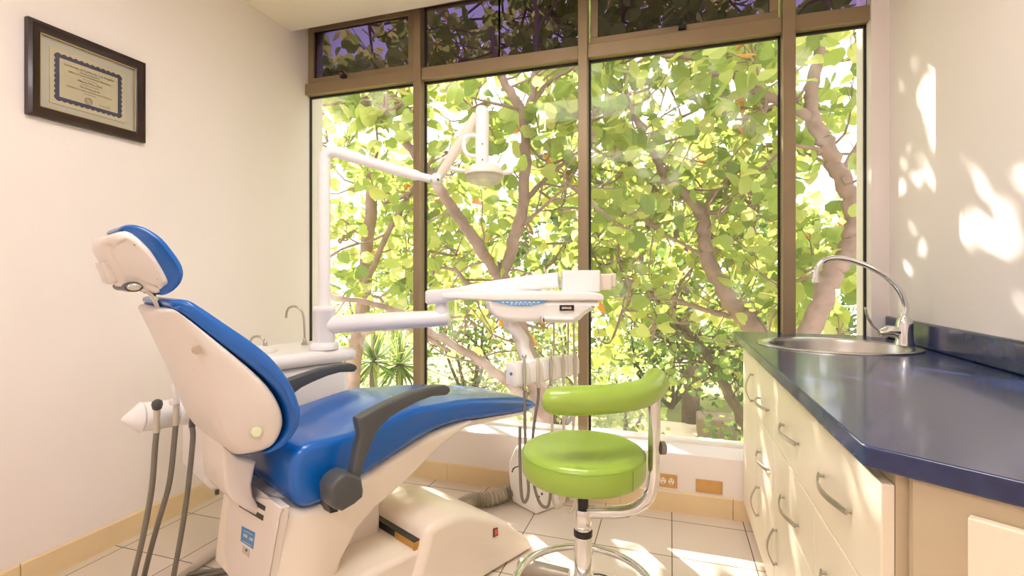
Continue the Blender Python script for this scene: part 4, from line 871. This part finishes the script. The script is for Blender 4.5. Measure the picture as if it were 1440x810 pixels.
def shrub(name, label, c, r, leaf, ls, ncl, per, seed, group, stems=6):
    rnd = random.Random(seed); b = V((c.x, c.y, GZ))
    lim = [([b, b.lerp(c, .6)+V((rnd.uniform(-1, 1)*r.x*.4, rnd.uniform(-1, 1)*r.y*.4, 0)), c+V((rnd.uniform(-1, 1)*r.x*.6, rnd.uniform(-1, 1)*r.y*.5, r.z*.4))], .06, .02) for _ in range(stems)]
    return tree(name, label, 'bush' if name != 'background_tree' else 'tree', b, lim, [(c, r)], leaf, ls, seed, 'bark_dark', group, twigs=False, npts=4 if ls < .2 else 10, per=per, spread=.5, ncl=ncl)
gB = 'bushes and trees at the back of the garden'
bush = [(-9.5, 12.5, -.2, 3.0, 1.5, 2.4, 'leaf_lime', 'tall pale bush far left beyond the spittoon unit'), (-5.6, 13.5, -.4, 2.4, 1.3, 2.0, 'leaf_green', 'green bush behind the spiky leaved plants'),
        (-2.6, 12.0, -1.2, 2.0, 1.2, 1.4, 'leaf_lime', 'bright bush below the delivery tray'), (.0, 15.0, -.6, 2.6, 1.2, 2.0, 'leaf_deep', 'rounded bush between tray and stool bar'),
        (3.2, 15.5, -.8, 2.6, 1.2, 1.9, 'leaf_deep', 'dark dense hedge behind the straight grey trunk'), (6.8, 14.5, -.3, 2.6, 1.4, 2.3, 'leaf_green', 'bush beyond the cabinets at the right'), (2.0, 11.0, -2.15, 1.5, .5, .45, 'leaf_deep', 'low ground cover in front of the hedge')]
for i, (x, y, z, a_, b_, c_, lf_, lb) in enumerate(bush): shrub('bush', lb, V((x, y, z)), V((a_, b_, c_)), lf_, .17, int(70*max(.4, a_*c_/5)), 26, 40+i, gB)
bt = [(-10, 19, 3.2, 4.0, 1.8, 3.0, 'broad tree crown behind the leftmost window, far back'), (-4.0, 20, 2.2, 3.6, 1.6, 3.0, 'distant tree behind the forked trunk'), (2.5, 21, 1.6, 3.8, 1.6, 3.0, 'distant tree behind the thin branched tree'), (8.5, 18, 2.2, 3.4, 1.6, 3.2, 'distant tree beyond the curving pale trunk')]
for i, (x, y, z, a_, b_, c_, lb) in enumerate(bt): shrub('background_tree', lb, V((x, y, z)), V((a_, b_, c_)), 'leaf_lime' if i % 2 == 0 else 'leaf_green', .30, 120, 18, 60+i, gB, stems=4)
# small lime plant by the path, spiky plants
shrub('lime_bush', 'small bright lime bush beside the garden path', onZ(885, 600, GZ+.5)+V((0, .0, .25)), V((.55, .4, .35)), 'leaf_lime', .19, 16, 14, 80, 'low plants', 3)
def yucca(px_, py_, D, r, label, seed):
    rnd = random.Random(seed); c = pt(px_, py_, D); b = V((c.x, c.y, GZ)); T = thing('spiky_plant', b, label, 'plant', 'spiky leaved plants')
    MB().tube([b, b.lerp(c, .5), c], .07, 10, rad=[.09, .07, .07]).build('stem', 'bark_dark', T)
    mb = MB()
    for k in range(90):
        q = rnd.random()*2*PI; el = math.radians(rnd.uniform(-35, 85)); d = V((math.cos(q)*math.cos(el), math.sin(q)*math.cos(el), math.sin(el))); s = d.cross(V((0, 0, 1))).normalized(); l_ = r*rnd.uniform(.75, 1.1)
        dr = V((0, 0, -.12*l_*(1-math.sin(el))))
        mb.add([c-s*.02, c+s*.02, c+d*l_*.5+s*.032+dr*.25, c+d*l_+dr, c+d*l_*.5-s*.032+dr*.25], [(0, 1, 2, 3, 4)])
    mb.build('spiky_leaves', 'leaf_green', T, smooth=0, fix=False)
yucca(525, 508, 9.0, .75, 'spiky leaved plant closer to the spittoon unit', 5); yucca(562, 512, 9.6, .85, 'spiky leaved plant beside the left mullion', 6)
gb = onZ(1000, 612, GZ+.15)
o = MB().box(gb.x-.3, gb.x+.55, gb.y-.1, gb.y+.6, GZ, GZ+.55).build('stone_planter', 'garden_stone', smooth=0, bevel=.05, fix=True); props(o, 'brown stone planter box beside the garden path', 'planter')

# ------------------------------------------------------------------ light, world, camera
def sun(d, s, ang, col):
    l = bpy.data.lights.new('sun', 'SUN'); l.energy = s; l.angle = math.radians(ang); l.color = col; o = bpy.data.objects.new('sun', l); C.objects.link(o)
    o.rotation_euler = V(d).normalized().to_track_quat('-Z', 'Y').to_euler(); return o
sun(SUNV, 23, .55, (1, .92, .84))
w = bpy.data.worlds.new('sky'); bpy.context.scene.world = w; w.use_nodes = True; N = w.node_tree.nodes; Lk = w.node_tree.links
bg = N['Background']; bg.inputs['Color'].default_value = (.95, .955, 1, 1); bg.inputs['Strength'].default_value = 3.0
cam = bpy.data.cameras.new('camera'); co = bpy.data.objects.new('camera', cam); C.objects.link(co)
cam.sensor_width = 36; cam.lens = FPX/1440*36; cam.shift_y = -(405-HOR)/1440; cam.clip_start = .05; cam.clip_end = 200
co.location = EYE; co.rotation_euler = (PI/2, 0, TH); bpy.context.scene.camera = co
sc_ = bpy.context.scene; sc_.view_settings.view_transform = 'Standard'; sc_.view_settings.look = 'None'; sc_.view_settings.gamma = 1; sc_.view_settings.exposure = .13; sc_.view_settings.use_curve_mapping = False
cy = sc_.cycles; cy.max_bounces = 10; cy.diffuse_bounces = 6; cy.glossy_bounces = 4; cy.transparent_max_bounces = 16; cy.transmission_bounces = 6; cy.caustics_reflective = False; cy.caustics_refractive = False; cy.sample_clamp_indirect = 8
cy.use_denoising = True
